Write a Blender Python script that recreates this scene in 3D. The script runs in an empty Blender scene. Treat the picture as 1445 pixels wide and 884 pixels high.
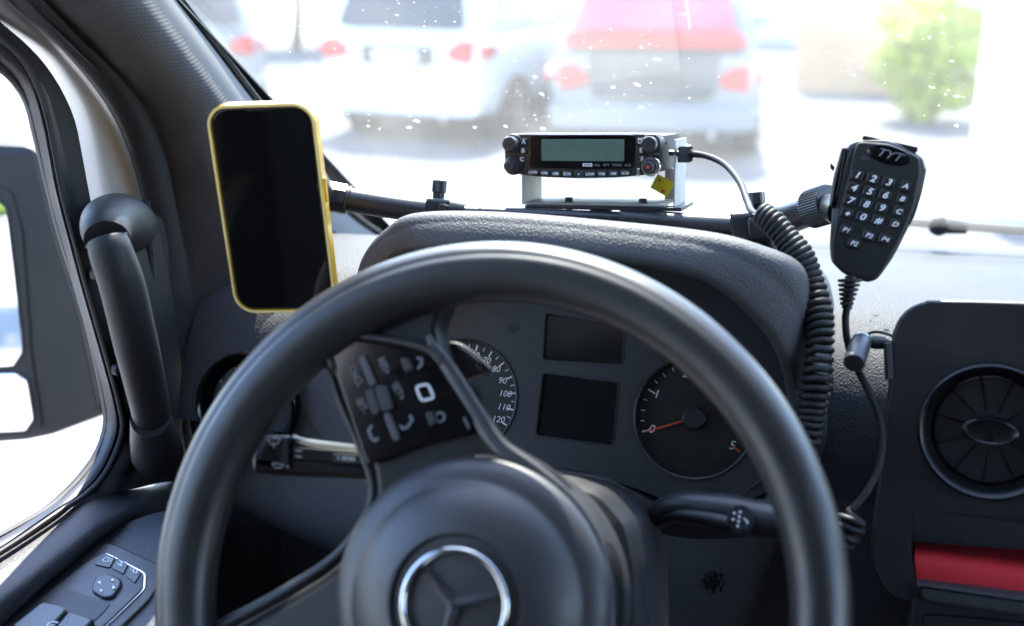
import bpy, bmesh, math, random
import numpy as np
from mathutils import Vector, Matrix, noise
R_ = math.radians
rnd = random.Random(7)
SC = bpy.context.scene
COL = SC.collection

# ------------------------------------------------------------------ camera, world, sun, exposure
FPX, CX, CY = 1640.0, 722.5, 442.0            # focal length in photo pixels, photo centre
YAW, PITCH, EYE = R_(17), R_(17.5), Vector((0, 0, 1.95))
cd = bpy.data.cameras.new('camera'); cam = bpy.data.objects.new('camera', cd); COL.objects.link(cam)
cam.location = EYE; cam.rotation_euler = (R_(90) - PITCH, 0, YAW)
cd.sensor_width = 36; cd.lens = FPX * 36 / 1445; cd.clip_start = .05; cd.clip_end = 3000
cd.dof.use_dof = True; cd.dof.focus_distance = .93; cd.dof.aperture_fstop = 4.0
SC.camera = cam
SUN_EL, SUN_AZ = 52.0, -15.0                    # degrees above the horizon, degrees right of straight ahead
w = bpy.data.worlds.new('World'); SC.world = w; w.use_nodes = True
nt = w.node_tree; bg = nt.nodes['Background']
sky = nt.nodes.new('ShaderNodeTexSky'); sky.sky_type = 'NISHITA'; sky.sun_disc = False
sky.sun_elevation = R_(SUN_EL); sky.sun_rotation = R_(SUN_AZ); sky.air_density = 1.2; sky.dust_density = .8; sky.ozone_density = 2.5
tint = nt.nodes.new('ShaderNodeVectorMath'); tint.operation = 'MULTIPLY'; tint.inputs[1].default_value = (.96, .98, 1.06)
nt.links.new(sky.outputs[0], tint.inputs[0]); nt.links.new(tint.outputs[0], bg.inputs[0]); bg.inputs[1].default_value = .15
sd = bpy.data.lights.new('sun', 'SUN'); sd.energy = 3.0; sd.angle = R_(.5); sd.color = (1, .93, .82)
sun = bpy.data.objects.new('sun', sd); COL.objects.link(sun)
_d = Vector((math.sin(R_(SUN_AZ)) * math.cos(R_(SUN_EL)), math.cos(R_(SUN_AZ)) * math.cos(R_(SUN_EL)), math.sin(R_(SUN_EL))))
sun.rotation_euler = _d.to_track_quat('Z', 'Y').to_euler()
SC.view_settings.view_transform = 'Standard'; SC.view_settings.look = 'None'
SC.view_settings.exposure = 2.95; SC.view_settings.gamma = 1
SC.cycles.use_denoising = True
SC.cycles.max_bounces = 10; SC.cycles.transparent_max_bounces = 16; SC.cycles.diffuse_bounces = 5
SC.cycles.sample_clamp_indirect = 12; SC.cycles.caustics_reflective = False; SC.cycles.caustics_refractive = False

# ------------------------------------------------------------------ helpers
_s, _c, _sp, _cp = math.sin(YAW), math.cos(YAW), math.sin(PITCH), math.cos(PITCH)
RX, UP, FW = Vector((_c, _s, 0)), Vector((-_s * _sp, _c * _sp, _cp)), Vector((-_s * _cp, _c * _cp, -_sp))
def ray(px, py): return FW + RX * ((px - CX) / FPX) - UP * ((py - CY) / FPX)
def at(px, py, d): return EYE + ray(px, py) * d
def onx(px, py, X): r = ray(px, py); return EYE + r * (X / r.x)
def ony(px, py, Y): r = ray(px, py); return EYE + r * (Y / r.y)
def onz(px, py, Z): r = ray(px, py); return EYE + r * ((Z - EYE.z) / r.z)

class Fr:                                       # a local frame: origin, x right, y up, n out of the face
    def __init__(s, o, x, y):
        s.o = Vector(o); s.x = Vector(x).normalized(); s.n = s.x.cross(Vector(y)).normalized(); s.y = s.n.cross(s.x)
    def p(s, u, v, w=0): return s.o + s.x * u + s.y * v + s.n * w
    def px(s, px, py, h=0):                     # where the line of sight meets the plane w=h
        r = ray(px, py); t = (s.o + s.n * h - EYE).dot(s.n) / r.dot(s.n); q = EYE + r * t - s.o
        return (q.dot(s.x), q.dot(s.y))
    def pl(s, pts, h=0): return [s.px(a, b, h) for a, b in pts]
    def sub(s, u, v, w=0, a=0):
        x = s.x * math.cos(a) + s.y * math.sin(a); y = s.y * math.cos(a) - s.x * math.sin(a); return Fr(s.p(u, v, w), x, y)
def tilt(o, t, yaw=0):                          # face looking back at the driver, leaning back by t degrees
    t, a = R_(t), R_(yaw)
    return Fr(o, (math.cos(a), math.sin(a), 0), (-math.sin(a) * math.sin(t), math.cos(a) * math.sin(t), math.cos(t)))
def facing(px, py, d, roll=0):                  # face square to the line of sight
    n = -ray(px, py).normalized(); x = Vector((0, 0, 1)).cross(n).normalized(); y = n.cross(x)
    a = R_(roll); return Fr(at(px, py, d), x * math.cos(a) + y * math.sin(a), y * math.cos(a) - x * math.sin(a))
def fit_rect(tl, tr, bl, w, h, d0, b=(0, 0)):
    """the frame (origin at the centre) of a w x h metre rectangle whose corners are seen there"""
    d = np.array([d0, d0 + b[0], d0 + b[1]], float)
    def res(d):
        a, r, l = at(*tl, d[0]), at(*tr, d[1]), at(*bl, d[2]); X = r - a; Y = a - l
        return np.array([X.length - w, Y.length - h, X.dot(Y) / (w + h) * 2])
    for _ in range(80):
        r0 = res(d); J = np.array([(res(d + np.eye(3)[i] * 1e-5) - r0) / 1e-5 for i in range(3)]).T
        d = d - .5 * np.linalg.lstsq(J + 1e-4 * np.eye(3), r0, rcond=None)[0]
    a, r, l = at(*tl, d[0]), at(*tr, d[1]), at(*bl, d[2])
    print('fit',  [round(float(q), 3) for q in d], 'res', float(np.abs(res(d)).max()))
    return Fr((r + l) / 2, r - a, a - l)

def cr(pts, n, closed=False):                   # Catmull-Rom resample, numpy (k,m)->(n,m)
    P = np.array([list(p) for p in pts], float); k = len(P)
    if k == 1: return np.repeat(P, n, 0)
    if closed: T = np.linspace(0, k, n, endpoint=False)
    else: T = np.linspace(0, k - 1, n)
    out = []
    for t in T:
        i = int(math.floor(t)); 
        if not closed and i >= k - 1: i = k - 2
        u = t - i
        g = (lambda j: P[j % k]) if closed else (lambda j: P[j] if 0 <= j < k else (2 * P[0] - P[1] if j < 0 else 2 * P[-1] - P[-2]))
        a, b, c, e = g(i - 1), g(i), g(i + 1), g(i + 2)
        out.append(.5 * (2 * b + (c - a) * u + (2 * a - 5 * b + 4 * c - e) * u * u + (3 * b - a - 3 * c + e) * u ** 3))
    return np.array(out)
def rrect(w, h, r, n=6, cx=0, cy=0):
    o = []
    for sx, sy, a in ((1, 1, 0), (-1, 1, 90), (-1, -1, 180), (1, -1, 270)):
        for i in range(n + 1):
            t = R_(a + 90 * i / n); o.append((cx + sx * (w / 2 - r) + r * math.cos(t), cy + sy * (h / 2 - r) + r * math.sin(t)))
    return o
def ngon(r, n=24, cx=0, cy=0, ry=None): return [(cx + r * math.cos(2 * math.pi * i / n), cy + (ry or r) * math.sin(2 * math.pi * i / n)) for i in range(n)]
def round_poly(pts, r=.3, n=4):                 # round the corners of a 2D outline
    o = []; k = len(pts)
    for i in range(k):
        a, b, c = Vector(pts[i - 1]), Vector(pts[i]), Vector(pts[(i + 1) % k])
        p, q = b.lerp(a, r), b.lerp(c, r)
        for j in range(n + 1):
            t = j / n; v = p.lerp(b, t).lerp(b.lerp(q, t), t); o.append((v.x, v.y))
    return o
def area2(p): return sum(p[i - 1][0] * p[i][1] - p[i][0] * p[i - 1][1] for i in range(len(p)))
def inset(pts, b):
    k = len(pts); o = []
    for i in range(k):
        a, m, c = Vector(pts[i - 1]), Vector(pts[i]), Vector(pts[(i + 1) % k])
        e1, e2 = (m - a), (c - m)
        if e1.length < 1e-9: e1 = e2
        if e2.length < 1e-9: e2 = e1
        e1.normalize(); e2.normalize(); n = Vector((-(e1.y + e2.y), e1.x + e2.x))
        if n.length < 1e-6: n = Vector((-e1.y, e1.x))
        n.normalize(); k2 = max(.5, n.dot(Vector((-e1.y, e1.x)))); o.append(tuple(m + n * (b / k2)))
    return o

def finish(name, V, F, m, parent=None, smooth=True, loc=None, sharp=38):
    V = [Vector(v) for v in V]
    if loc is None:
        lo = [min(v[i] for v in V) for i in range(3)]; hi = [max(v[i] for v in V) for i in range(3)]
        loc = Vector([(a + b) / 2 for a, b in zip(lo, hi)])
    me = bpy.data.meshes.new(name); me.from_pydata([v - loc for v in V], [], F)
    me.materials.append(m)
    bm = bmesh.new(); bm.from_mesh(me); bmesh.ops.recalc_face_normals(bm, faces=bm.faces)
    for f in bm.faces: f.smooth = smooth
    if smooth:
        for e in bm.edges:
            if len(e.link_faces) == 2 and (e.calc_face_angle(0) > R_(sharp) or max(len(f.verts) for f in e.link_faces) > 5): e.smooth = False
    bm.to_mesh(me); bm.free()
    o = bpy.data.objects.new(name, me); COL.objects.link(o); o.location = loc
    if parent is not None:
        o.parent = parent; q = Vector((0, 0, 0)); a = parent
        while a is not None: q += a.location; a = a.parent
        o.location = loc - q
    return o

class MB:
    def __init__(s): s.V = []; s.F = []
    def add(s, V, F): k = len(s.V); s.V += [Vector(v) for v in V]; s.F += [[i + k for i in f] for f in F]; return s
    def build(s, name, m, parent=None, **k): return finish(name, s.V, s.F, m, parent, **k)
    def prism(s, fr, pts, z0, z1, b=0, bb=0):
        if area2(pts) < 0: pts = pts[::-1]
        rings = []
        if bb: rings.append((inset(pts, bb), z0)); rings.append((pts, z0 + bb))
        else: rings.append((pts, z0))
        if b: rings += [(pts, z1 - b), (inset(pts, b * .3), z1 - b * .3), (inset(pts, b), z1)]
        else: rings.append((pts, z1))
        n = len(pts); V = [fr.p(x, y, z) for P, z in rings for x, y in P]; F = []
        for k in range(len(rings) - 1):
            for i in range(n): j = (i + 1) % n; F.append([k * n + i, k * n + j, (k + 1) * n + j, (k + 1) * n + i])
        F.append(list(range(n))[::-1]); F.append([(len(rings) - 1) * n + i for i in range(n)])
        return s.add(V, F)
    def box(s, fr, u, v, w, sx, sy, sz, r=.001, b=.0005, rot=0):
        f = fr.sub(u, v, w, rot); r = min(r, sx * .49, sy * .49)
        return s.prism(f, rrect(sx, sy, r, 3), -sz / 2, sz / 2, b, 0)
    def holed(s, fr, outer, holes, z0, z1):
        bm = bmesh.new(); E = []
        for lp in [outer] + holes:
            vs = [bm.verts.new((x, y, 0)) for x, y in lp]
            E += [bm.edges.new((vs[i - 1], vs[i])) for i in range(len(vs))]
        bm.verts.index_update(); n = len(bm.verts); P = [v.co.copy() for v in bm.verts]
        bmesh.ops.triangle_fill(bm, use_beauty=True, use_dissolve=False, edges=E)
        F0 = [[v.index for v in f.verts] for f in bm.faces]; bm.free()
        V = [fr.p(p.x, p.y, z1) for p in P] + [fr.p(p.x, p.y, z0) for p in P]
        F = [f for f in F0] + [[i + n for i in f[::-1]] for f in F0]; k = 0
        for lp in [outer] + holes:
            m = len(lp)
            for i in range(m): j = (i + 1) % m; F.append([k + i, k + j, k + j + n, k + i + n])
            k += m
        return s.add(V, F)
    def lathe(s, fr, prof, n=48, sx=1, sy=1, caps=True):
        V = [fr.p(r * sx * math.cos(2 * math.pi * i / n), r * sy * math.sin(2 * math.pi * i / n), h) for r, h in prof for i in range(n)]; F = []
        for k in range(len(prof) - 1):
            for i in range(n): j = (i + 1) % n; F.append([k * n + i, k * n + j, (k + 1) * n + j, (k + 1) * n + i])
        if caps:
            F.append(list(range(n))[::-1]); F.append([(len(prof) - 1) * n + i for i in range(n)])
        return s.add(V, F)
    def tube(s, pts, r, n=12, closed=False, res=None, ry=None, up=None):
        P = cr(pts, res or max(8, len(pts) * 6), closed) if res != 0 else np.array([list(p) for p in pts])
        m = len(P); rr = [r] * m if not hasattr(r, '__len__') else np.interp(np.linspace(0, 1, m), np.linspace(0, 1, len(r)), r)
        ry_ = rr if ry is None else ([ry] * m if not hasattr(ry, '__len__') else np.interp(np.linspace(0, 1, m), np.linspace(0, 1, len(ry)), ry))
        P = [Vector(p) for p in P]; T = []
        for i in range(m):
            a = P[i - 1] if (i or closed) else P[0]; b = P[(i + 1) % m] if (i < m - 1 or closed) else P[-1]; T.append((b - a).normalized())
        N = Vector(up) if up is not None else (Vector((0, 0, 1)) if abs(T[0].z) < .9 else Vector((1, 0, 0)))
        V = []; F = []
        for i in range(m):
            N = (Vector(up) if up is not None else N); N = (N - T[i] * N.dot(T[i])).normalized(); B = T[i].cross(N)
            for k in range(n): a = 2 * math.pi * k / n; V.append(P[i] + B * (rr[i] * math.cos(a)) + N * (ry_[i] * math.sin(a)))
        for i in range(m if closed else m - 1):
            for k in range(n): j = (k + 1) % n; q = (i + 1) % m; F.append([i * n + k, i * n + j, q * n + j, q * n + k])
        if not closed: F.append(list(range(n))[::-1]); F.append([(m - 1) * n + k for k in range(n)])
        return s.add(V, F)
    def patch(s, grid, nu=None, nv=None, th=0):
        """a smooth sheet through rows of 3D points; th gives it thickness away from its front (by averaged normal)"""
        k = max(len(r) for r in grid); nu = nu or k * 6; nv = nv or len(grid) * 6
        rows = np.array([cr(r, nu) for r in grid]); G = np.array([cr(rows[:, i, :], nv) for i in range(nu)])  # (nu,nv,3)
        V = [Vector(G[i, j]) for i in range(nu) for j in range(nv)]
        F = [[i * nv + j, (i + 1) * nv + j, (i + 1) * nv + j + 1, i * nv + j + 1] for i in range(nu - 1) for j in range(nv - 1)]
        if th:
            N = [Vector((0, 0, 0)) for _ in V]
            for f in F:
                n_ = (V[f[2]] - V[f[0]]).cross(V[f[3]] - V[f[1]])
                for i in f: N[i] += n_
            K = len(V); B = [v - (n_.normalized() if n_.length > 0 else n_) * th for v, n_ in zip(V, N)]
            per = [(i, 0) for i in range(nu)] + [(nu - 1, j) for j in range(1, nv)] + [(i, nv - 1) for i in range(nu - 2, -1, -1)] + [(0, j) for j in range(nv - 2, 0, -1)]
            ids = [i * nv + j for i, j in per]
            F2 = F + [[i + K for i in f[::-1]] for f in F]
            for a, b in zip(ids, ids[1:] + ids[:1]): F2.append([a, b, b + K, a + K])
            V, F = V + B, F2
        return s.add(V, F)
    def text(s, fr, txt, size, u=0, v=0, w=.0003, shear=0, sx=1, rot=0, ext=.0002, bold=0):
        c = bpy.data.curves.new('t', 'FONT'); c.body = txt; c.size = size; c.shear = shear; c.align_x = 'CENTER'; c.align_y = 'CENTER'
        c.extrude = ext; c.offset = bold; c.resolution_u = 3
        o = bpy.data.objects.new('t', c); me = bpy.data.meshes.new_from_object(o)
        f = fr.sub(u, v, w, rot)
        s.add([f.p(q.co.x * sx, q.co.y, q.co.z) for q in me.vertices], [list(p.vertices) for p in me.polygons])
        bpy.data.objects.remove(o); bpy.data.curves.remove(c); bpy.data.meshes.remove(me); return s
    def line(s, fr, pts, wd, w=.0003, th=.0003, closed=False):   # a flat stroke printed on a face
        k = len(pts)
        for i in range(k if closed else k - 1):
            a, b = Vector(pts[i]), Vector(pts[(i + 1) % k]); d = b - a
            if d.length < 1e-9: continue
            n = Vector((-d.y, d.x)).normalized() * wd / 2; e = d.normalized() * wd * .25
            s.prism(fr, [tuple(a - e - n), tuple(b + e - n), tuple(b + e + n), tuple(a - e + n)], w - th / 2, w + th / 2)
        return s

def empty(name, loc):
    o = bpy.data.objects.new(name, None); COL.objects.link(o); o.location = loc; o.empty_display_size = .02; return o
def tag(o, label=None, cat=None, group=None, kind=None):
    if label: o['label'] = label
    if cat: o['category'] = cat
    if group: o['group'] = group
    if kind: o['kind'] = kind
    return o
def thing(name, label, cat, loc, group=None): return tag(empty(name, Vector(loc)), label, cat, group)

# ------------------------------------------------------------------ materials
def mat(name, col, rough=.5, metal=0, bump=None, spec=.5, coat=0, vary=.0, rvar=.0, trans=0, emit=None, vscale=30, ior=1.5, stretch=None):
    m = bpy.data.materials.new(name); m.use_nodes = True; n = m.node_tree; b = n.nodes['Principled BSDF']
    b.inputs['Base Color'].default_value = (*col, 1); b.inputs['Roughness'].default_value = rough; b.inputs['Metallic'].default_value = metal
    b.inputs['Specular IOR Level'].default_value = spec; b.inputs['Coat Weight'].default_value = coat; b.inputs['Coat Roughness'].default_value = .06
    b.inputs['Transmission Weight'].default_value = trans; b.inputs['IOR'].default_value = ior
    tc = n.nodes.new('ShaderNodeTexCoord'); co = tc.outputs['Object']
    if stretch:
        mp = n.nodes.new('ShaderNodeMapping'); mp.inputs['Scale'].default_value = stretch[:3]; mp.inputs['Rotation'].default_value = (0, stretch[3], 0)
        n.links.new(co, mp.inputs[0]); co2 = mp.outputs[0]
    else: co2 = co
    if vary:
        t = n.nodes.new('ShaderNodeTexNoise'); t.inputs['Scale'].default_value = vscale; t.inputs['Detail'].default_value = 4; n.links.new(co, t.inputs[0])
        r = n.nodes.new('ShaderNodeMapRange'); r.inputs[1].default_value = .3; r.inputs[2].default_value = .7; r.inputs[3].default_value = 1 - vary; r.inputs[4].default_value = 1 + vary
        n.links.new(t.outputs[0], r.inputs[0]); x = n.nodes.new('ShaderNodeVectorMath'); x.operation = 'SCALE'; x.inputs[0].default_value = col
        n.links.new(r.outputs[0], x.inputs['Scale']); n.links.new(x.outputs[0], b.inputs['Base Color'])
    if rvar:
        t = n.nodes.new('ShaderNodeTexNoise'); t.inputs['Scale'].default_value = vscale * 1.7; t.inputs['Detail'].default_value = 5; n.links.new(co, t.inputs[0])
        r = n.nodes.new('ShaderNodeMapRange'); r.inputs[1].default_value = .3; r.inputs[2].default_value = .7; r.inputs[3].default_value = max(0, rough - rvar); r.inputs[4].default_value = rough + rvar
        n.links.new(t.outputs[0], r.inputs[0]); n.links.new(r.outputs[0], b.inputs['Roughness'])
    if bump:
        kind, sc, st, dist = bump
        if kind == 'leather':
            a = n.nodes.new('ShaderNodeTexNoise'); a.inputs['Scale'].default_value = sc * .6; n.links.new(co2, a.inputs[0])
            ad = n.nodes.new('ShaderNodeVectorMath'); ad.operation = 'MULTIPLY_ADD'; ad.inputs[1].default_value = (.9 / sc,) * 3
            n.links.new(a.outputs['Color'], ad.inputs[0]); n.links.new(co2, ad.inputs[2])
            t = n.nodes.new('ShaderNodeTexVoronoi'); t.feature = 'DISTANCE_TO_EDGE'; t.inputs['Scale'].default_value = sc; n.links.new(ad.outputs[0], t.inputs[0])
            r = n.nodes.new('ShaderNodeMapRange'); r.inputs[1].default_value = 0; r.inputs[2].default_value = .35; r.interpolation_type = 'SMOOTHSTEP'
            n.links.new(t.outputs['Distance'], r.inputs[0]); h = r.outputs[0]
        elif kind == 'weave':
            t = n.nodes.new('ShaderNodeTexWave'); t.inputs['Scale'].default_value = sc; t.bands_direction = 'Y'; n.links.new(co2, t.inputs[0])
            t2 = n.nodes.new('ShaderNodeTexWave'); t2.inputs['Scale'].default_value = sc; t2.bands_direction = 'Z'; n.links.new(co2, t2.inputs[0])
            mm = n.nodes.new('ShaderNodeMath'); mm.operation = 'MULTIPLY'; n.links.new(t.outputs['Fac'], mm.inputs[0]); n.links.new(t2.outputs['Fac'], mm.inputs[1]); h = mm.outputs[0]
        else:
            t = n.nodes.new('ShaderNodeTexNoise'); t.inputs['Scale'].default_value = sc; t.inputs['Detail'].default_value = 3; n.links.new(co2, t.inputs[0]); h = t.outputs[0]
        bp = n.nodes.new('ShaderNodeBump'); bp.inputs['Strength'].default_value = st; bp.inputs['Distance'].default_value = dist
        n.links.new(h, bp.inputs['Height']); n.links.new(bp.outputs[0], b.inputs['Normal'])
    if emit: b.inputs['Emission Color'].default_value = (*emit[0], 1); b.inputs['Emission Strength'].default_value = emit[1]
    return m
def pane(name, tint, refl=.08, dust=0, dscale=60, dcol=(.75, .74, .7)):
    m = bpy.data.materials.new(name); m.use_nodes = True; n = m.node_tree; n.nodes.remove(n.nodes['Principled BSDF'])
    out = n.nodes['Material Output']; tr = n.nodes.new('ShaderNodeBsdfTransparent'); tr.inputs[0].default_value = (*tint, 1)
    gl = n.nodes.new('ShaderNodeBsdfGlossy'); gl.inputs['Roughness'].default_value = .01; gl.inputs[0].default_value = (1, 1, 1, 1)
    lw = n.nodes.new('ShaderNodeLayerWeight'); lw.inputs[0].default_value = refl * 3
    mr = n.nodes.new('ShaderNodeMath'); mr.operation = 'MULTIPLY_ADD'; mr.inputs[1].default_value = .22; mr.inputs[2].default_value = .004; n.links.new(lw.outputs['Fresnel'], mr.inputs[0])
    mx = n.nodes.new('ShaderNodeMixShader'); n.links.new(mr.outputs[0], mx.inputs[0]); n.links.new(tr.outputs[0], mx.inputs[1]); n.links.new(gl.outputs[0], mx.inputs[2])
    last = mx.outputs[0]
    if dust:
        tc = n.nodes.new('ShaderNodeTexCoord'); t = n.nodes.new('ShaderNodeTexNoise'); t.inputs['Scale'].default_value = dscale; t.inputs['Detail'].default_value = 6
        n.links.new(tc.outputs['Object'], t.inputs[0]); r = n.nodes.new('ShaderNodeMapRange'); r.inputs[1].default_value = .35; r.inputs[2].default_value = .75; r.inputs[3].default_value = dust * .7; r.inputs[4].default_value = dust * 1.4
        n.links.new(t.outputs[0], r.inputs[0]); tl = n.nodes.new('ShaderNodeBsdfTranslucent'); tl.inputs[0].default_value = (*dcol, 1)
        m2 = n.nodes.new('ShaderNodeMixShader'); n.links.new(r.outputs[0], m2.inputs[0]); n.links.new(last, m2.inputs[1]); n.links.new(tl.outputs[0], m2.inputs[2]); last = m2.outputs[0]
    n.links.new(last, out.inputs[0]); return m
M = {}
M['leather'] = mat('grained_dash_skin', (.052, .053, .058), .6, bump=('leather', 540, .55, .00045), spec=.38, vary=.12, vscale=9, stretch=(1, .62, .62, .5))
M['dash_top'] = mat('grained_dash_top_skin', (.036, .037, .041), .62, spec=.22, bump=('leather', 520, .45, .0005), vary=.12, vscale=9, stretch=(1, .62, .62, .5))
M['handle'] = mat('matt_handle_plastic', (.013, .013, .014), .55, spec=.4, bump=('noise', 1400, .2, .0002))
M['vent_ring'] = mat('satin_vent_ring', (.006, .006, .0065), .27, spec=.3)
M['spoke_black'] = mat('shaded_black_spoke', (.007, .007, .0075), .45, spec=.35)  # darker than the other spokes, its shadow put into the colour
M['leather_fine'] = mat('fine_grained_door_skin', (.036, .037, .042), .5, bump=('leather', 620, .4, .0004), vary=.12, vscale=9)
M['trim'] = mat('matt_black_trim', (.015, .0155, .016), .55, spec=.35, bump=('noise', 1400, .25, .0003), vary=.12, vscale=14)
M['trim_smooth'] = mat('satin_black_plastic', (.017, .017, .019), .42, bump=('noise', 1800, .12, .0002), rvar=.05, vscale=20)
M['deep'] = mat('deep_black_plastic', (.005, .005, .006), .5)
M['gloss'] = mat('piano_black', (.004, .004, .0045), .13, spec=.35, coat=.25, rvar=.03, vscale=40)
M['rim'] = mat('steering_wheel_rubber', (.016, .016, .0165), .40, spec=.7, bump=('noise', 1500, .15, .0002), rvar=.05, vscale=22)
M['hub'] = mat('airbag_cover_plastic', (.024, .024, .027), .46, spec=.75, bump=('noise', 1300, .15, .0002), rvar=.04, vscale=20)
M['chrome'] = mat('chrome', (.75, .75, .76), .12, 1)
M['silver_trim'] = mat('satin_grey_trim', (.065, .065, .07), .38, .3)
M['rubber'] = mat('black_rubber', (.012, .012, .013), .6)
M['cable'] = mat('black_cable_rubber', (.010, .010, .011), .55, spec=.3)
M['metal_black'] = mat('black_anodised_tube', (.018, .019, .021), .33, rvar=.05, vscale=60)
M['metal_side'] = mat('scratched_grey_metal', (.05, .05, .05), .6, .1, vary=.2, vscale=120)
M['white_paint'] = mat('white_vehicle_paint', (.78, .79, .80), .3, coat=.5, vary=.03)
M['print'] = mat('white_print', (.75, .77, .80), .5)
M['print_dim'] = mat('grey_print', (.20, .205, .22), .5)
M['badge_grey'] = mat('badge_lettering_grey', (.16, .16, .17), .4)
M['red_needle'] = mat('red_needle', (.55, .05, .02), .4)
M['cluster_face'] = mat('instrument_face', (.022, .023, .026), .5, bump=('noise', 900, .05, .0002))
M['dial'] = mat('dial_face', (.004, .0045, .0045), .5)
M['lcd_off'] = mat('dark_display', (.004, .005, .006), .22)
M['screen'] = mat('phone_screen_glass', (.004, .004, .004), .05, coat=.5)
M['phone_body'] = mat('phone_body', (.03, .03, .03), .3)
M['case'] = mat('yellow_clear_case', (.98, .52, .05), .14, trans=.25, ior=1.45, vary=.2, vscale=50)
M['case_pale'] = mat('pale_yellow_case_edge', (.95, .82, .38), .2, trans=.15, ior=1.45)
M['radio_lcd'] = mat('radio_lcd', (.10, .15, .12), .07, coat=.8, vary=.15, vscale=25)
M['key'] = mat('key_plastic', (.018, .019, .022), .35)
M['yellow'] = mat('yellow_label', (.95, .78, .02), .5)
M['red_cloth'] = mat('red_felt', (.55, .015, .022), .75, bump=('noise', 1500, .3, .0004))
M['fabric'] = mat('woven_pillar_cloth', (.062, .063, .067), .9, spec=.1, bump=('weave', 110, .6, .0008), vary=.1, stretch=(1, 1, 1, 0))
M['beige'] = mat('light_pillar_edge', (.17, .168, .166), .85, spec=.15, bump=('noise', 900, .1, .0003))
M['headliner'] = mat('grey_headliner', (.48, .48, .47), .9)
M['bulkhead'] = mat('grey_bulkhead_panel', (.10, .10, .105), .7)
M['mirror'] = mat('mirror_glass', (.9, .9, .92), .01, 1)
M['windscreen'] = pane('dusty_windscreen_glass', (.93, .96, .95), .05, dust=.024, dscale=9, dcol=(.82, .77, .68))
M['side_glass'] = pane('side_window_glass', (.93, .94, .96), .05, dust=.003, dscale=7)
M['speck'] = mat('dust_fleck', (.85, .84, .80), .9)
_n = M['speck'].node_tree; _t = _n.nodes.new('ShaderNodeBsdfTranslucent'); _t.inputs[0].default_value = (.9, .9, .88, 1); _n.links.new(_t.outputs[0], _n.nodes['Material Output'].inputs[0])
# ------------------------------------------------------------------ setting: ground, surroundings
def P3(*a): return Vector(a)
def sheet(name, x0, x1, y0, y1, z, m, kind='structure'):
    o = MB().add([(x0, y0, z), (x1, y0, z), (x1, y1, z), (x0, y1, z)], [[0, 1, 2, 3]]).build(name, m); o['kind'] = kind; return o
M['asphalt'] = mat('pale_worn_concrete', (.30, .29, .27), .9, bump=('noise', 60, .4, .01), vary=.14, vscale=1.3)
M['asphalt_dark'] = mat('asphalt', (.10, .10, .105), .9, bump=('noise', 90, .4, .01), vary=.2, vscale=2)
sheet('ground', -400, 400, -300, 900, 0, M['asphalt'])
sheet('parking_lane', -30, 30, 8.2, 24, .004, M['asphalt_dark'])

def leaf_blob(mb, c, rx, ry, rz, n, s, seed=0):
    r = random.Random(seed)
    for _ in range(n):
        while True:
            q = Vector((r.uniform(-1, 1), r.uniform(-1, 1), r.uniform(-1, 1)))
            if .25 < q.length < 1 + .25 * noise.noise(q * 2.3 + Vector((seed, 0, 0))): break
        p = c + Vector((q.x * rx, q.y * ry, q.z * rz)); a = Vector((r.gauss(0, 1), r.gauss(0, 1), r.gauss(0, 1))).normalized(); b = a.orthogonal().normalized(); e = a.cross(b)
        k = s * r.uniform(.6, 1.3)
        mb.add([p - b * k, p - e * k * .45, p + b * k, p + e * k * .45], [[0, 1, 2, 3]])
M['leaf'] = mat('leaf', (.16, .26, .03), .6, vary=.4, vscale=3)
M['leaf_yellow'] = mat('yellow_green_leaf', (.42, .50, .03), .6, vary=.35, vscale=3)  # lighter, yellower green than the plain leaf
M['bark'] = mat('bark', (.10, .07, .05), .9, bump=('noise', 30, .6, .02))
def tree(base, h, r, label, group, m, seed, n=1500, name='tree', cat='tree'):
    t = thing(name, label, cat, base, group); k = MB()
    k.tube([base + P3(0, 0, 0), base + P3(.1, 0, h * .3), base + P3(0, .1, h * .75)], [h * .035, h * .025, h * .012], 8)
    for i in range(5):
        a = i * 1.3 + seed; k.tube([base + P3(0, 0, h * (.28 + .06 * i)), base + P3(math.cos(a) * r * .35, math.sin(a) * r * .35, h * (.45 + .06 * i)), base + P3(math.cos(a) * r * .7, math.sin(a) * r * .7, h * (.55 + .07 * i))], [h * .014, h * .009, h * .004], 6)
    k.build('trunk', M['bark'], t); c = MB(); rr = random.Random(seed)
    for i in range(9):
        a = rr.uniform(0, 6.3); q = rr.uniform(0, .55) * r
        leaf_blob(c, base + P3(math.cos(a) * q, math.sin(a) * q, h * rr.uniform(.45, .85)), r * .5, r * .5, h * .16, n // 9, .13 + r * .03, seed * 10 + i)
    c.build('crown', m, t, smooth=False); return t
def hedge(c, sx, sy, h, label, m, seed, cat='shrub', name='shrub', n=1500, s=.08):
    t = thing(name, label, cat, P3(c.x, c.y, 0)); b = MB()
    leaf_blob(b, P3(c.x, c.y, h * .52), sx, sy, h * .5, n, s, seed); b.build('foliage', m, t, smooth=False)
    k = MB(); k.tube([P3(c.x, c.y, 0), P3(c.x + .05, c.y, h * .3), P3(c.x, c.y, h * .6)], [.05, .04, .02], 6)
    k.tube([P3(c.x - sx * .3, c.y, 0), P3(c.x - sx * .4, c.y, h * .5)], [.03, .015], 6); k.build('stem', M['bark'], t); return t

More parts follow.
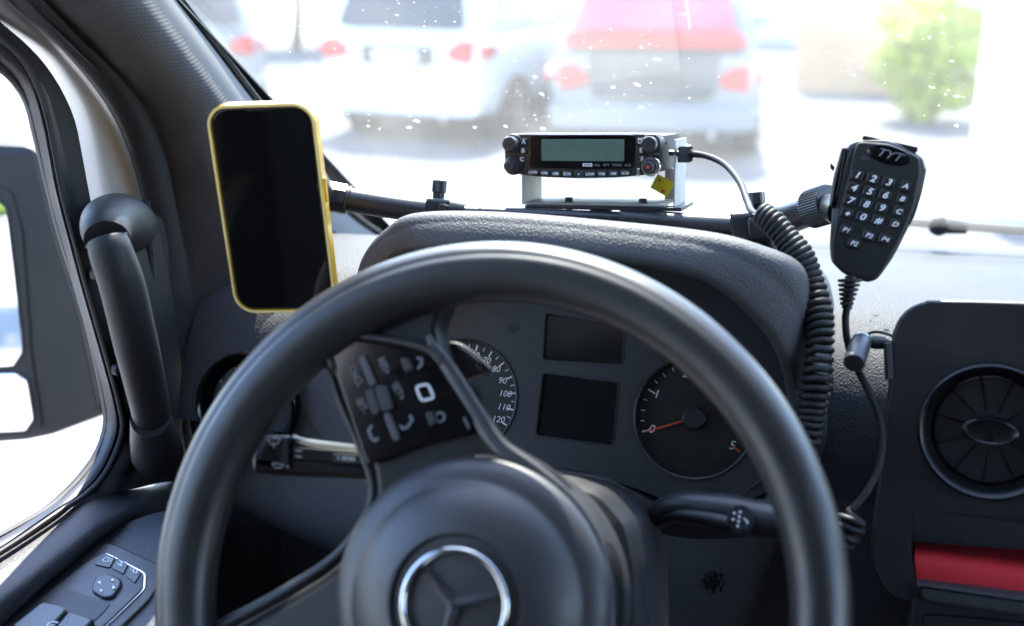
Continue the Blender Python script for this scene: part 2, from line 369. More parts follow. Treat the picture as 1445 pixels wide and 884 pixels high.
# walls and planting beyond the parked cars
def wall(name, label, cat, x0, x1, y, th, h, m, coping=None):
    t = thing(name, label, cat, P3((x0 + x1) / 2, y, 0)); f = Fr(P3((x0 + x1) / 2, y, 0), (1, 0, 0), (0, 0, 1))
    MB().prism(f, [(-(x1 - x0) / 2, 0), ((x1 - x0) / 2, 0), ((x1 - x0) / 2, h), (-(x1 - x0) / 2, h)], -th, 0, .01).build('wall_face', m, t)
    MB().prism(f, [(-(x1 - x0) / 2 - .03, h + .001), ((x1 - x0) / 2 + .03, h + .001), ((x1 - x0) / 2 + .03, h + .08), (-(x1 - x0) / 2 - .03, h + .08)], -th - .03, .03, .01).build('coping', coping or m, t); return t
M['render_peach'] = mat('peach_render', (.75, .46, .27), .9, bump=('noise', 40, .4, .01), vary=.08, vscale=1.5)
M['render_white'] = mat('white_render', (.78, .76, .73), .9, bump=('noise', 40, .4, .01), vary=.05, vscale=1.5)
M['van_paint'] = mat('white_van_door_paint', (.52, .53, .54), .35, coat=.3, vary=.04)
M['blue_door'] = mat('blue_door_paint', (.05, .13, .45), .5)
M['red_paint'] = mat('red_paint', (.50, .05, .04), .5, vary=.1)

# ------------------------------------------------------------------ parked cars
M['car_glass'] = mat('car_window_glass', (.03, .04, .05), .08, coat=.5)
M['car_glass_rosy'] = mat('car_window_glass_red_reflection', (.50, .12, .15), .2, coat=.5)  # reddish reflection put into the base colour of the glass
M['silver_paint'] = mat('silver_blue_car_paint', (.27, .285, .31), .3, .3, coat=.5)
M['silver_dark'] = mat('shaded_silver_paint', (.07, .08, .10), .3, .3, coat=.4)  # darker copy of the silver paint, with shade put into the colour
M['lamp_red'] = mat('red_lamp_lens', (.55, .02, .03), .15, coat=.5)
M['tyre'] = mat('tyre_rubber', (.02, .02, .02), .8)
M['alloy'] = mat('alloy_rim', (.5, .5, .52), .3, .9)
M['plate'] = mat('number_plate', (.75, .75, .72), .5)
def car(o, heading, W, H, L, paint, glass, label, group, belt, lamp_z, wagon=.82, name='parked_car'):
    """o: ground point under the middle of the rear bumper; heading: degrees, 0 = pointing along +y"""
    a = R_(heading); ax = P3(math.cos(a), math.sin(a), 0); ay = P3(-math.sin(a), math.cos(a), 0)
    t = thing(name, label, 'car', o, group)
    def q(x, y, z): return o + ax * x + ay * y + P3(0, 0, z)
    def loft(secs, nm, m, par=t):
        V, F = [], []; n = len(secs[0])
        for s in secs: V += s
        for i in range(len(secs) - 1):
            for k in range(n): j = (k + 1) % n; F.append([i * n + k, i * n + j, (i + 1) * n + j, (i + 1) * n + k])
        F.append(list(range(n))[::-1]); F.append([(len(secs) - 1) * n + k for k in range(n)])
        return finish(nm, V, F, m, par, sharp=50)
    def sec(y, w, z0, z1, rr=.12):              # rounded cross section
        w2 = w / 2; pts = [(-w2 + .10, z0), (w2 - .10, z0), (w2 - .02, z0 + .10), (w2, (z0 + z1) / 2), (w2 - .03, z1 - rr), (w2 - rr, z1), (-w2 + rr, z1), (-w2 + .03, z1 - rr), (-w2, (z0 + z1) / 2), (-w2 + .02, z0 + .10)]
        pts = round_poly(pts, .3, 2); return [q(x, y, z) for x, z in pts]
    loft([sec(.02, W * .90, .42, belt - .10), sec(.08, W * .96, .32, belt - .02), sec(.30, W, .26, belt), sec(L * .3, W, .24, belt + .01), sec(L * .62, W, .24, belt), sec(L * .88, W * .96, .26, belt - .12), sec(L * .98, W * .84, .32, belt - .28), sec(L, W * .72, .40, belt - .36)], 'body', paint)
    def cab(y, w1, z1, w0=W * .95): return [q(x, y, z) for x, z in round_poly([(-w0 / 2, belt - .05), (w0 / 2, belt - .05), (w1 / 2, z1), (-w1 / 2, z1)], .14, 3)]
    loft([cab(.10, W * .80, belt + .02), cab(.22, W * .76, belt + (H - belt) * .62), cab(.42, W * .74, H - .04), cab(1.2, W * .74, H), cab(L * .48, W * .73, H - .05), cab(L * .64, W * .78, belt + .05)], 'cabin', paint)
    fr = Fr(q(0, .075, belt), ax, P3(0, 0, 1) + ay * .42)
    g = MB().prism(fr, round_poly([(-W * .38, .03), (W * .38, .03), (W * .33, (H - belt) * .86), (-W * .33, (H - belt) * .86)], .12), -.05, .035, .006); g.build('rear_window', glass, t)
    bmp = MB().prism(Fr(q(0, .05, .45), ax, (0, 0, 1)), round_poly([(-W * .48, -.16), (W * .48, -.16), (W * .49, .10), (-W * .49, .10)], .2), -.12, .09, .03, .02); bu = bmp.build('bumper', paint, t)
    MB().prism(Fr(q(0, .05, .30), ax, (0, 0, 1)), round_poly([(-W * .34, -.08), (W * .34, -.08), (W * .36, .03), (-W * .36, .03)], .2), -.10, .075, .02).build('diffuser', M['tyre'], bu)
    for s in (-1, 1):
        lf = Fr(q(s * W * .41, .03, lamp_z), ax, (0, 0, 1))
        pts = [(-.20 * s, -.07), (.055 * s, -.11), (.065 * s, .12), (-.06 * s, .13), (-.22 * s, .03)]
        MB().prism(lf, round_poly(pts, .2), -.06, .06, .012).build('tail_lamp', M['lamp_red'], t)
        MB().prism(Fr(q(s * W * .475, .2, lamp_z), ay * s, (0, 0, 1)), round_poly([(-.12, -.07), (.18, -.02), (.18, .05), (-.12, .10)], .2), -.02, .06, .008).build('tail_lamp', M['lamp_red'], t)
        for y0, y1, z1 in ((.55, 1.25, .93), (1.35, 2.15, .95), (2.25, 2.75, .80)):
            sf = Fr(q(s * (W * .475 - .015), 0, belt), ay * s, P3(0, 0, 1) - ax * s * .36); yy = [y0 * s, y1 * s]
            MB().prism(sf, round_poly([(yy[0], .05), (yy[1], .05), (yy[1] - .05 * s, (H - belt) * z1 - .1), (yy[0] + .1 * s, (H - belt) * z1 - .1)], .15), -.02, .012, .004).build('side_window', M['car_glass'], t)
        MB().prism(Fr(q(s * (W / 2 + .07), L * .60, belt + .08), ax, (0, 0, 1)), rrect(.2, .15, .05), -.05, .05, .02).build('wing_mirror', paint, t)
        for y in (.85, L * .79):
            wf = Fr(q(s * (W / 2 - .09), y, .33), ay * s, (0, 0, 1))
            tw = MB().lathe(wf, [(.20, -.12), (.30, -.12), (.33, -.09), (.33, .09), (.30, .115), (.21, .115), (.20, .09)], 32).build('wheel', M['tyre'], t)
            rm = MB().lathe(wf, [(.20, .08), (.21, .105), (.19, .10), (.17, .06), (.06, .07), (.05, .09), (.01, .09)], 32)
            for k in range(5): c_ = k * 1.2566; rm.tube([wf.p(.04 * math.cos(c_), .04 * math.sin(c_), .09), wf.p(.19 * math.cos(c_), .19 * math.sin(c_), .10)], .018, 6, res=3)
            rm.build('rim', M['alloy'], tw)
            MB().lathe(wf, [(.37, -.1), (.385, .03), (.375, .085), (.345, .085), (.345, -.1)], 32, caps=False).build('arch_trim', M['tyre'], t)
    pf = Fr(q(0, .0, lamp_z - .04), ax, (0, 0, 1)); MB().prism(pf, rrect(W * .42, .20, .03), -.05, .028, .01).build('plate_recess', M['car_glass'], t)
    MB().prism(pf, rrect(.52, .115, .01), .027, .04, .003).build('number_plate', M['plate'], t)
    MB().box(pf, 0, .18, .03, .14, .05, .03, .02, .005).build('tailgate_badge', M['chrome'], t)
    e = MB(); e.tube([q(W * .28, .1, .27), q(W * .28, -.06, .27)], .035, 12, res=3); e.build('exhaust_pipe', M['alloy'], t)
    return t

def gp(px, dist):                               # ground point under a line of sight, at a horizontal distance
    r = ray(px, 100); k = dist / math.hypot(r.x, r.y); return P3(r.x * k, r.y * k, 0)
CARS = 'cars parked ahead of the van'
car(gp(560, 12.2), -7, 1.95, 1.72, 4.6, M['white_paint'], M['car_glass'], 'white estate car parked ahead with dark blue rear window, seen past the phone', CARS, 1.12, .93)
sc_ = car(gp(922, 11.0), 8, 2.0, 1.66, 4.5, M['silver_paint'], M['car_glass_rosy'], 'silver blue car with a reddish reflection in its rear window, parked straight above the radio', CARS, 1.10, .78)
car(gp(255, 14.0), 30, 1.9, 1.6, 4.5, M['silver_paint'], M['car_glass'], 'silver car at the far left edge of the windscreen, mostly behind the pillar', CARS, 1.08, .86)

a_ = R_(8); fx = Fr(gp(922, 11.0) + P3(0, 0, 1.12), (math.cos(a_), math.sin(a_), 0), P3(0, 0, 1))
MB().prism(fx, round_poly([(-.86, -.06), (.86, -.06), (.80, .10), (-.80, .10)], .2), -.08, .03, .01).build('red_reflection_strip', M['lamp_red'], sc_)  # strip added to stand for the red reflection at the window's lower edge
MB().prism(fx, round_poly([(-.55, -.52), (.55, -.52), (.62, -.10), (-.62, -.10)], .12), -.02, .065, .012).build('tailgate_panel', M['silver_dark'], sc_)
MB().prism(fx, rrect(.62, .17, .03, 4, 0, -.30), .064, .078, .004).build('plate_holder', M['car_glass'], sc_)
# things beyond, low in the view through the glass
a = gp(1120, 17); b = gp(1265, 17)
bw = wall('boundary_wall', 'low peach coloured wall across the parking area behind the silver blue car', 'wall', a.x, b.x + .6, 17, .3, 1.25, M['render_peach'])
c = gp(1318, 14.5)
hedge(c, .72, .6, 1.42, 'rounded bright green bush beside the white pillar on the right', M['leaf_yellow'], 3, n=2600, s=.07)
pl_ = thing('white_pillar', 'broad white pillar at the right edge of the windscreen view', 'pillar', gp(1450, 9.5))
pb = gp(1450, 9.5); pf = Fr(pb, (1, 0, 0), (0, 1, 0))
MB().prism(pf, rrect(.62, .5, .03), .12, 3.2, .01).build('shaft', M['render_white'], pl_)
MB().prism(pf, rrect(.74, .62, .03), 0, .12, .02).build('plinth', M['render_white'], pl_)
bd = gp(1232, 26); bt = thing('white_outbuilding', 'far white outbuilding with a blue door above the peach wall', 'building', bd)
bf = Fr(bd, (1, 0, 0), (0, 0, 1))
MB().prism(bf, [(-4.5, 0), (5.5, 0), (5.5, 3), (-4.5, 3)], -4, 0, .02).build('wall', M['render_white'], bt)
dd = MB().prism(bf, [(-.45, 0), (.45, 0), (.45, 2.05), (-.45, 2.05)], -.01, .05, .01).build('door', M['blue_door'], bt)
MB().box(bf, .33, 1.0, .07, .12, .03, .03).build('handle', M['chrome'], dd)
MB().prism(bf, [(-4.7, 3.002), (5.7, 3.002), (5.7, 3.2), (-4.7, 3.2)], -4.2, .3, .02).build('roof', M['render_peach'], bt)
for i, (px, dist, h, r) in enumerate(((420, 24, 3.4, 2.3), (700, 30, 4.2, 2.6), (830, 26, 3.6, 2.2), (1040, 32, 4.5, 2.6), (150, 26, 5, 3), (1500, 34, 6, 3.2))):
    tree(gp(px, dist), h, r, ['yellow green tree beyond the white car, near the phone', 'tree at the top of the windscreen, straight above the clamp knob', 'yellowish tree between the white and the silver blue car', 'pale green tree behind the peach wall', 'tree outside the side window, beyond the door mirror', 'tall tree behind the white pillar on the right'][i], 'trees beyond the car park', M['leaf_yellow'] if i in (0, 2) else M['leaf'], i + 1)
# behind the van, seen in the door mirror
for i, (x, y, h, r) in enumerate(((-2.0, -9, 3.6, 2.6), (-4.6, -8, 4.4, 2.8), (-7.5, -11, 6, 3.4))):
    tree(P3(x, y, 0), h, r, ['green tree behind the van on the kerb side', 'larger tree behind the van', 'tallest tree behind the van, farthest off'][i], 'trees behind the van', M['leaf'], i + 21)
# ------------------------------------------------------------------ van shell
XL, XR = -.62, 1.12                             # planes of the driver's and the passenger's side windows
WB = lambda x, k=0: P3(x, 1.312 + .13 * (1 - ((x - .25) / .82) ** 2), 1.602)    # windscreen base line
RAKE = P3(0, -.291, .196)                       # direction up the glass
def wpt(x, t): return WB(x) + RAKE * t + P3(0, -.03 * t * (3.0 - t) * 0, 0)
van = thing('van_body', 'white body of the van, its painted door pillar showing beside the grab handle', 'van', P3(.25, .5, 0))
# bonnet, cowl, roof, rear wall, floor
xs = [-.62, -.3, .25, .8, 1.12]
MB().patch([[P3(x, 1.50 - .05 * abs(x - .25) ** 2, 1.46) for x in xs], [P3(x, 1.75, 1.43 - .1 * (x - .25) ** 2) for x in xs], [P3(x, 2.05, 1.30 - .1 * (x - .25) ** 2) for x in xs], [P3(x, 2.22, 1.05) for x in xs], [P3(x, 2.26, .5) for x in xs]], 30, 24, .02).build('bonnet', M['white_paint'], van)
MB().patch([[WB(x) + P3(0, .012, -.03) for x in xs], [P3(x, 1.44, 1.52) for x in xs], [P3(x, 1.50, 1.46) for x in xs]], 24, 8, .01).build('scuttle_panel', M['trim'], van)
roof = [[P3(x, wpt(x, 2.95).y + .04, wpt(x, 2.95).z + .01) for x in xs], [P3(x, .2, 2.34) for x in xs], [P3(x, -.4, 2.42) for x in xs], [P3(x, -1.1, 2.42) for x in xs]]
MB().patch(roof, 16, 16, .05).build('roof_panel', M['white_paint'], van)
MB().patch([[p - P3(0, 0, .055) for p in r] for r in roof], 16, 16, .01).build('headliner', M['headliner'], van)
sf = Fr(P3(.25, -1.0, 0), (1, 0, 0), (0, 0, 1))
MB().prism(sf, [(-.9, .45), (.9, .45), (.9, 2.42), (-.9, 2.42)], 0, .03).build('bulkhead', M['bulkhead'], van)
MB().prism(Fr(P3(.25, .3, .55), (1, 0, 0), (0, 1, 0)), [(-.87, -1.3), (.87, -1.3), (.87, 1.0), (-.87, 1.0)], -.03, 0).build('cab_floor', M['rubber'], van)
MB().prism(Fr(P3(-.74, -1.9, 0), (0, 1, 0), (0, 0, 1)), round_poly([(-1.7, .4), (1.68, .4), (1.68, 2.35), (1.5, 2.55), (-1.6, 2.55), (-1.7, 2.4)], .05), -.03, .03, .01).build('cargo_side', M['white_paint'], van)
# passenger side door and B pillars
sr = Fr(P3(1.15, 0, 0), (0, 1, 0), (0, 0, 1))
MB().holed(sr, [(-1.0, .5), (1.25, .5), (1.25, 1.62), (.30, 2.32), (-1.0, 2.42)], [[(-.30, 1.47), (.95, 1.47), (.98, 1.62), (.42, 2.2), (-.30, 2.25)]], -.03, .03).build('passenger_door_panel', M['trim'], van)
MB().prism(sr, [(-.32, 1.45), (.97, 1.45), (1.0, 1.62), (.42, 2.22), (-.32, 2.27)], .0, .004).build('passenger_window', M['side_glass'], van)
MB().prism(Fr(P3(-.66, 0, 0), (0, 1, 0), (0, 0, 1)), [(-1.0, .5), (-.42, .5), (-.42, 2.42), (-1.0, 2.42)], -.02, .02).build('side_pillar', M['trim'], van)
MB().prism(Fr(P3(-.66, 0, 0), (0, 1, 0), (0, 0, 1)), [(-.419, 2.26), (.33, 2.26), (.33, 2.42), (-.419, 2.42)], -.02, .02).build('roof_rail', M['trim'], van)

# ------------------------------------------------------------------ driver's door, window and pillar strips (traced in their own planes)
L0 = [(-300, -60), (-120, 30), (-40, 75), (0, 103), (27, 132), (40, 170), (49, 208), (62, 260), (78, 325), (100, 394), (119, 460), (135, 529), (144, 580), (144, 604), (135, 632), (116, 662), (69, 710), (0, 752), (-100, 800), (-300, 880)]
L1 = [(-300, -95), (-120, -8), (-40, 35), (0, 62), (33, 98), (53, 146), (64, 194), (80, 277), (92, 321), (111, 394), (138, 488), (157, 557), (164, 590), (163, 615), (150, 648), (123, 688), (69, 725), (0, 772), (-100, 830), (-300, 925)]
L2 = [(-300, -190), (-120, -95), (-40, -15), (0, 30), (45, 70), (78, 112), (104, 165), (118, 230), (129, 290), (140, 340), (150, 400), (165, 470), (174, 540), (180, 585), (176, 625), (160, 660), (128, 697), (72, 735), (0, 783), (-100, 841), (-300, 937)]
dr = thing('driver_door', 'driver side door with its window, black seals and grained inner panel at left', 'door', P3(-.62, .4, 1.0))
def arc(P, n):
    P = cr(P, 240); d = np.concatenate([[0], np.cumsum(np.linalg.norm(np.diff(P, axis=0), axis=1))]); t = np.linspace(0, d[-1], n)
    return [Vector((np.interp(t, d, P[:, 0]), np.interp(t, d, P[:, 1]), np.interp(t, d, P[:, 2]))) for _ in (0,)] if n == 1 else [Vector((float(np.interp(q, d, P[:, 0])), float(np.interp(q, d, P[:, 1])), float(np.interp(q, d, P[:, 2])))) for q in t]
def lx(L, X): return arc([onx(a, b, X) for a, b in L], 36)
def strip(rows, name, m, par, nu=90, nv=8, th=.012): return MB().patch(rows, nu, nv, th).build(name, m, par)
M['blue_trim'] = mat('satin_window_surround', (.030, .031, .034), .5, rvar=.05)
strip([lx(L0, -.615), [p.lerp(q, .5) + P3(.003, 0, 0) for p, q in zip(lx(L0, -.610), lx(L1, -.60))], lx(L1, -.598)], 'window_surround', M['blue_trim'], dr)
strip([lx(L1, -.605), [p.lerp(q, .5) + P3(.001, 0, 0) for p, q in zip(lx(L1, -.602), lx(L2, -.60))], lx(L2, -.598)], 'door_frame', M['trim'], dr)
g0 = lx(L0, -.620)
yz = [(p.y, p.z) for p in g0]; ymn = -.41
gp_ = [(ymn, yz[-1][1] + .0), (ymn, yz[0][1])] 
GL = Fr(P3(-.622, 0, 0), (0, 1, 0), (0, 0, 1))
MB().prism(GL, [(y, z) for y, z in yz] + [(ymn, 1.44), (ymn, 2.28)], -.002, .002).build('window_glass', M['side_glass'], dr)
MB().tube([p + P3(.006, 0, 0) for p in lx(L0, -.616)], .0035, 8, res=120).build('glass_seal', M['rubber'], dr)
MB().tube([p + P3(.006, 0, 0) for p in lx(L1, -.600)], .0024, 8, res=120).build('frame_seal', M['rubber'], dr)
# upper inner panel, recess and armrest
D0 = [(262, 655), (215, 672), (170, 688), (126, 699), (74, 737), (0, 785), (-100, 845), (-300, 950)]
D1 = [(262, 672), (222, 690), (180, 705), (132, 725), (80, 762), (8, 815), (-100, 885), (-300, 1000)]
D2 = [(262, 700), (225, 712), (185, 722), (138, 748), (90, 785), (15, 842), (-100, 930), (-300, 1060)]
D3 = [(262, 722), (228, 728), (190, 737), (148, 757), (105, 793), (25, 862), (-80, 960), (-300, 1110)]
strip([lx(D0, -.597), lx(D1, -.575), lx(D2, -.560), [p + P3(0, 0, 0) for p in lx(D3, -.565)], [p + P3(-.05, 0, -.03) for p in lx(D3, -.565)]], 'upper_panel', M['leather_fine'], dr, 70, 24)
E1 = [onx(a, b, -.607) + P3(0, 0, -.035) for a, b in D3]
def arm(px, py): return AF.px(px, py)
AF = Fr(onx(150, 830, -.515), (.16, 1, .04), (-1, .1, .18))   # armrest plane; x runs forward, y to the outside
AF = Fr(AF.o, (.10, 1, .10), (-1, .0, -.12))
if AF.n.z < 0: AF = Fr(AF.o, AF.x, -AF.y)
print('arm frame n', AF.n)
ap = AF.pl([(-350, 1080), (20, 790), (150, 745), (215, 722), (248, 716), (256, 726), (250, 1100), (-350, 1400)])
MB().prism(AF, ap, -.03, 0, .004).build('armrest', M['leather_fine'], dr)
MB().prism(GL, [(-.45, .55), (1.2, .55), (1.2, 1.40), (.9, 1.45), (-.45, 1.40)], .0, .03).build('lower_panel', M['trim'], dr)
# trim plate round the switches
sp1 = AF.pl([(-40, 905), (60, 818), (128, 765), (165, 773), (238, 806), (212, 850), (120, 940), (40, 1000)])
MB().prism(AF, round_poly(sp1, .18), .0, .003, .0015).build('switch_surround', M['trim_smooth'], dr)
sp2 = round_poly(AF.pl([(-10, 905), (72, 840), (128, 798), (152, 786), (208, 815), (207, 838), (160, 884), (80, 955)]), .16, 5)
MB().prism(AF, sp2, .003, .0042, .0004).build('switch_bezel', M['chrome'], dr)
pk = thing('switch_pack', 'window and mirror switch pack with white symbols on the door armrest', 'switch panel', AF.p(*AF.px(150, 830), .004))
MB().prism(AF, inset(sp2 if area2(sp2) > 0 else sp2[::-1], .0014), .0035, .0052, .0006).build('switch_plate', M['trim_smooth'], pk)
b1 = AF.pl([(131, 808), (146, 800), (160, 792), (176, 800), (166, 812), (161, 812), (148, 808)]);
for pts in ([(136, 806), (152, 792), (166, 796), (158, 811)], [(160, 811), (168, 797), (184, 806), (177, 820)], [(180, 822), (187, 808), (202, 818), (193, 833)]):
    MB().prism(AF, round_poly(AF.pl(pts), .15), .0052, .0062, .0005).build('mirror_button', M['key'], pk)
sym = MB()
for a, b, c in (((147, 801), (154, 798), 'm'), ((171, 806), (178, 803), 'f'), ((190, 815), (197, 812), 'r')): pass
sym.line(AF, AF.pl([(149, 802), (155, 803), (158, 798), (152, 797), (148, 800)]), .0007, .0064, .0002, True); sym.line(AF, AF.pl([(158, 804), (161, 799)]), .0007, .0064, .0002)
sym.line(AF, AF.pl([(169, 805), (174, 809), (175, 802)]), .0007, .0064, .0002); sym.line(AF, AF.pl([(171, 800), (175, 805), (182, 803)]), .0007, .0064, .0002)
sym.line(AF, AF.pl([(187, 815), (189, 811)]), .0007, .0064, .0002); sym.line(AF, AF.pl([(190, 817), (193, 812), (197, 815), (196, 819), (190, 817)]), .0007, .0064, .0002)
sym.build('symbols', M['print'], pk)
cp = round_poly(AF.pl([(128, 833), (134, 815), (153, 810), (171, 817), (172, 825), (160, 842), (146, 844)], .0072), .3, 4)
pad = MB().prism(AF, cp, .0052, .0078, .0015).build('direction_pad', M['key'], pk)
ar = MB()
for (x, y), (dx, dy) in (((159, 820), (0, -3)), ((141, 823), (-3.4, 0)), ((160, 830), (3.4, 1)), ((143, 834), (0, 3))):
    ar.prism(AF, AF.pl([(x + dx, y + dy), (x - dy * .8 - dx * .3, y + dx * .8 - dy * .3), (x + dy * .8 - dx * .3, y - dx * .8 - dy * .3)], .0078), .0079, .0084)
ar.build('arrows', M['print'], pad)
MB().prism(AF, AF.pl([(97, 840), (158, 862), (150, 872), (95, 925), (30, 895)]), .0053, .0058).build('finger_recess', M['deep'], pk)
for pts in ([(20, 905), (66, 868), (92, 872), (101, 880), (60, 925)], [(65, 928), (104, 881), (140, 893), (90, 945)]):
    MB().prism(AF, round_poly(AF.pl(pts), .12), .0055, .012, .002).build('window_switch', M['key'], pk)
s2 = MB(); s2.line(AF, AF.pl([(66, 884), (69, 880), (75, 878), (82, 879)], .012), .0008, .0122, .0002); s2.line(AF, AF.pl([(70, 884), (78, 882)], .012), .0008, .0122, .0002); s2.build('window_symbol', M['print'], pk)

# ------------------------------------------------------------------ painted pillar, trims
WPT = [(-60, -80), (8, -2), (75, 58), (130, 120), (165, 175), (188, 235), (202, 290), (212, 345)]
WL = [(-140, -75), (-40, 12), (42, 68), (76, 112), (102, 165), (117, 230), (129, 290), (142, 350)]
strip([lx(WL, -.618), [p.lerp(q, .4) for p, q in zip(lx(WL, -.600), lx(WPT, -.600))], [p.lerp(q, .8) for p, q in zip(lx(WL, -.588), lx(WPT, -.592))], lx(WPT, -.585)], 'door_aperture_frame', M['van_paint'], van, 50, 12)
pil = thing('pillar_trim', 'dark windscreen pillar trim with woven cloth cover, top left', 'pillar trim', P3(-.56, .95, 1.7))
A1 = [(-60, -84), (8, -5), (75, 56), (131, 118), (167, 174), (190, 235), (204, 290), (215, 350), (222, 450), (232, 560), (240, 640), (250, 700)]
A2 = [(-10, -70), (60, 0), (120, 62), (172, 112), (211, 166), (236, 228), (249, 292), (260, 350), (272, 420), (285, 480), (295, 560), (300, 700)]
rA1 = lx(A1, -.578); rA2 = lx(A2, -.562)
strip([[p + P3(-.015, .02, 0) for p in rA1], rA1, [p.lerp(q, .3) + P3(.008, 0, 0) for p, q in zip(rA1, rA2)], [p.lerp(q, .8) + P3(.004, 0, 0) for p, q in zip(rA1, rA2)], rA2, [p + P3(-.006, .004, 0) for p in rA2]], 'inner_strip', M['trim'], pil, 70, 20, .008)
Ls = [(-60, -105, .80), (0, -60, .85), (120, -60, 0), (217, 0, 0)]
def edge(px, py, dx=0):                          # point on the windscreen edge line x=-.545 (by line of sight)
    return onx(px, py, -.545 + dx)
A7 = [(190, -85), (250, 0), (305, 72), (362, 147), (420, 215), (487, 297), (540, 337)]
A6 = [(155, -85), (217, 0), (271, 72), (326, 147), (375, 215), (440, 300), (500, 345)]
A5 = [(-8, -72), (61, 0), (140, 78), (213, 166), (250, 290), (274, 425), (286, 490)]
r7 = [edge(a, b, -.003) for a, b in A7]; r6 = [edge(a, b, .012) for a, b in A6]; r5 = [onx(a, b, -.566) for a, b in A5]
mid = [p.lerp(q, .35) + P3(.022, -.02, 0) for p, q in zip(r5, r6)]; mid2 = [p.lerp(q, .72) + P3(.022, -.015, 0) for p, q in zip(r5, r6)]
strip([[p + P3(-.01, .01, 0) for p in r5], r5, mid, mid2, r6], 'cloth_cover', M['fabric'], pil, 50, 26, .006)
strip([r6, [p.lerp(q, .5) + P3(.004, -.004, 0) for p, q in zip(r6, r7)], r7, [p + P3(-.02, .02, 0) for p in r7]], 'pillar_edge', M['beige'], pil, 50, 10, .006)
MB().tube([p + P3(.001, 0, .003) for p in r7], .0042, 8, res=60).build('windscreen_seal', M['deep'], pil)
DP = P3(0, -.56, .40)
up0 = [P3(-.70, r5[0].y - .02, r5[0].z), r5[0] + P3(-.01, 0, 0), mid[0], r6[0], r7[0] + P3(0, .02, .01), P3(-.70, r7[0].y + .06, r7[0].z + .02)]
MB().patch([up0, [p + DP * .5 for p in up0], [p + DP for p in up0]], 40, 12, .01).build('upper_cover', M['trim'], pil)  # unseen upper end of the pillar, added to keep sun off the handle
# lower pillar panel between door and dash end
lo = [[onx(a, b, X) for a, b in row] for X, row in ((-.60, [(120, 300), (150, 470), (168, 560), (176, 610), (150, 672), (126, 700)]), (-.585, [(150, 300), (180, 470), (195, 560), (200, 630), (190, 672), (180, 692)]), (-.57, [(215, 300), (235, 470), (245, 560), (250, 640), (250, 660), (250, 680)]), (-.56, [(262, 350), (290, 470), (300, 560), (305, 640), (305, 670), (305, 700)]))]
strip(lo, 'lower_cover', M['trim_smooth'], pil, 40, 20, .006)
for px, py in ((132, 386), (162, 521)):
    MB().lathe(Fr(onx(px, py, -.587), (0, 1, 0), (0, 0, 1)), [(.0052, 0), (.0052, .004), (.0035, .005), (.003, .001)], 16).build('trim_clip', M['deep'], pil)

# grab handle on the pillar
gh = thing('grab_handle', 'curved black grab handle on the pillar between door window and phone', 'handle', onx(170, 430, -.56))
def gx(px, py, X): return onx(px, py, X)
MB().tube([gx(152, 340, -.500), gx(158, 360, -.4955), gx(173, 405, -.491), gx(193, 490, -.492), gx(209, 560, -.502), gx(216, 600, -.515)], [.0142, .0148, .0150, .0148, .0145, .0135], 28, res=50, ry=[.014, .015, .016, .016, .015, .014], up=(.2, 1, 0)).build('grip', M['handle'], gh)
GX = lambda X: Fr(P3(X, .75, 1.6), (0, 1, 0), (0, 0, 1))
def gpoly(pts, X, r=.28): return round_poly([((lambda p: (p.y - .75, p.z - 1.6))(onx(a, b, X))) for a, b in pts], r, 5)
MB().tube([gx(176, 322, -.584), gx(166, 315, -.552), gx(156, 314, -.527), gx(150, 323, -.509), gx(151, 338, -.5005)], [.0235, .0228, .0200, .0170, .0151], 36, res=40, ry=[.027, .025, .021, .0175, .0156], up=(.1, 1, 0)).build('upper_mount', M['handle'], gh)
MB().tube([gx(151, 338, -.5005), gx(152, 340.5, -.500)], .0147, 32, res=3, ry=.0152, up=(.1, 1, 0)).build('grip_seam', M['deep'], gh)
MB().prism(Fr(P3(-.578, .75, 1.6), (0, 1, 0), (0, 0, 1)), gpoly([(150, 300), (208, 300), (224, 380), (240, 470), (250, 560), (240, 620), (190, 600), (165, 480)], -.578), 0, .012, .005).build('back_plate', M['trim'], gh)
hb = MB(); hb.tube([gx(222, 640, -.562), gx(218, 620, -.53), gx(212, 590, -.508)], [.022, .019, .0148], 28, res=14, ry=[.022, .020, .0155], up=(0, .5, 1)); hb.build('lower_mount', M['handle'], gh)
MB().tube([gx(205, 262 + 22, -.564), gx(208, 330, -.566), gx(213, 400, -.570)], .004, 8).build('mount_edge', M['trim'], gh)

# ------------------------------------------------------------------ door mirror outside
mr = thing('door_mirror', 'large black door mirror outside the side window, two mirror glasses', 'mirror', at(40, 430, 1.3) - P3(0, 0, .1))
MF = Fr(at(-30, 420, 1.32), (.94, .335, 0), (0, .09, 1))
MF.n = MF.n if MF.n.y < 0 else -MF.n
mo = round_poly(MF.pl([(-190, 208), (-40, 200), (40, 204), (78, 232), (104, 330), (132, 450), (156, 560), (150, 588), (70, 618), (30, 626), (-190, 640)]), .14, 5)
MB().prism(MF, mo, -.10, 0, .012, .03).build('housing', M['trim'], mr)
MB().prism(MF, round_poly(MF.pl([(-185, 222), (18, 268), (34, 330), (46, 500), (62, 600), (40, 616), (-185, 622)]), .12, 5), 0, .003, .002).build('glass_surround', M['trim'], mr)
MB().prism(MF, round_poly(MF.pl([(-180, 230), (12, 285), (26, 400), (36, 495), (22, 516), (-180, 522)]), .12, 5), .003, .006, .0015).build('main_glass', M['mirror'], mr)
MB().prism(MF, round_poly(MF.pl([(-180, 532), (25, 524), (43, 535), (52, 590), (40, 607), (-180, 614)]), .14, 5), .003, .007, .002).build('wide_angle_glass', M['mirror'], mr)
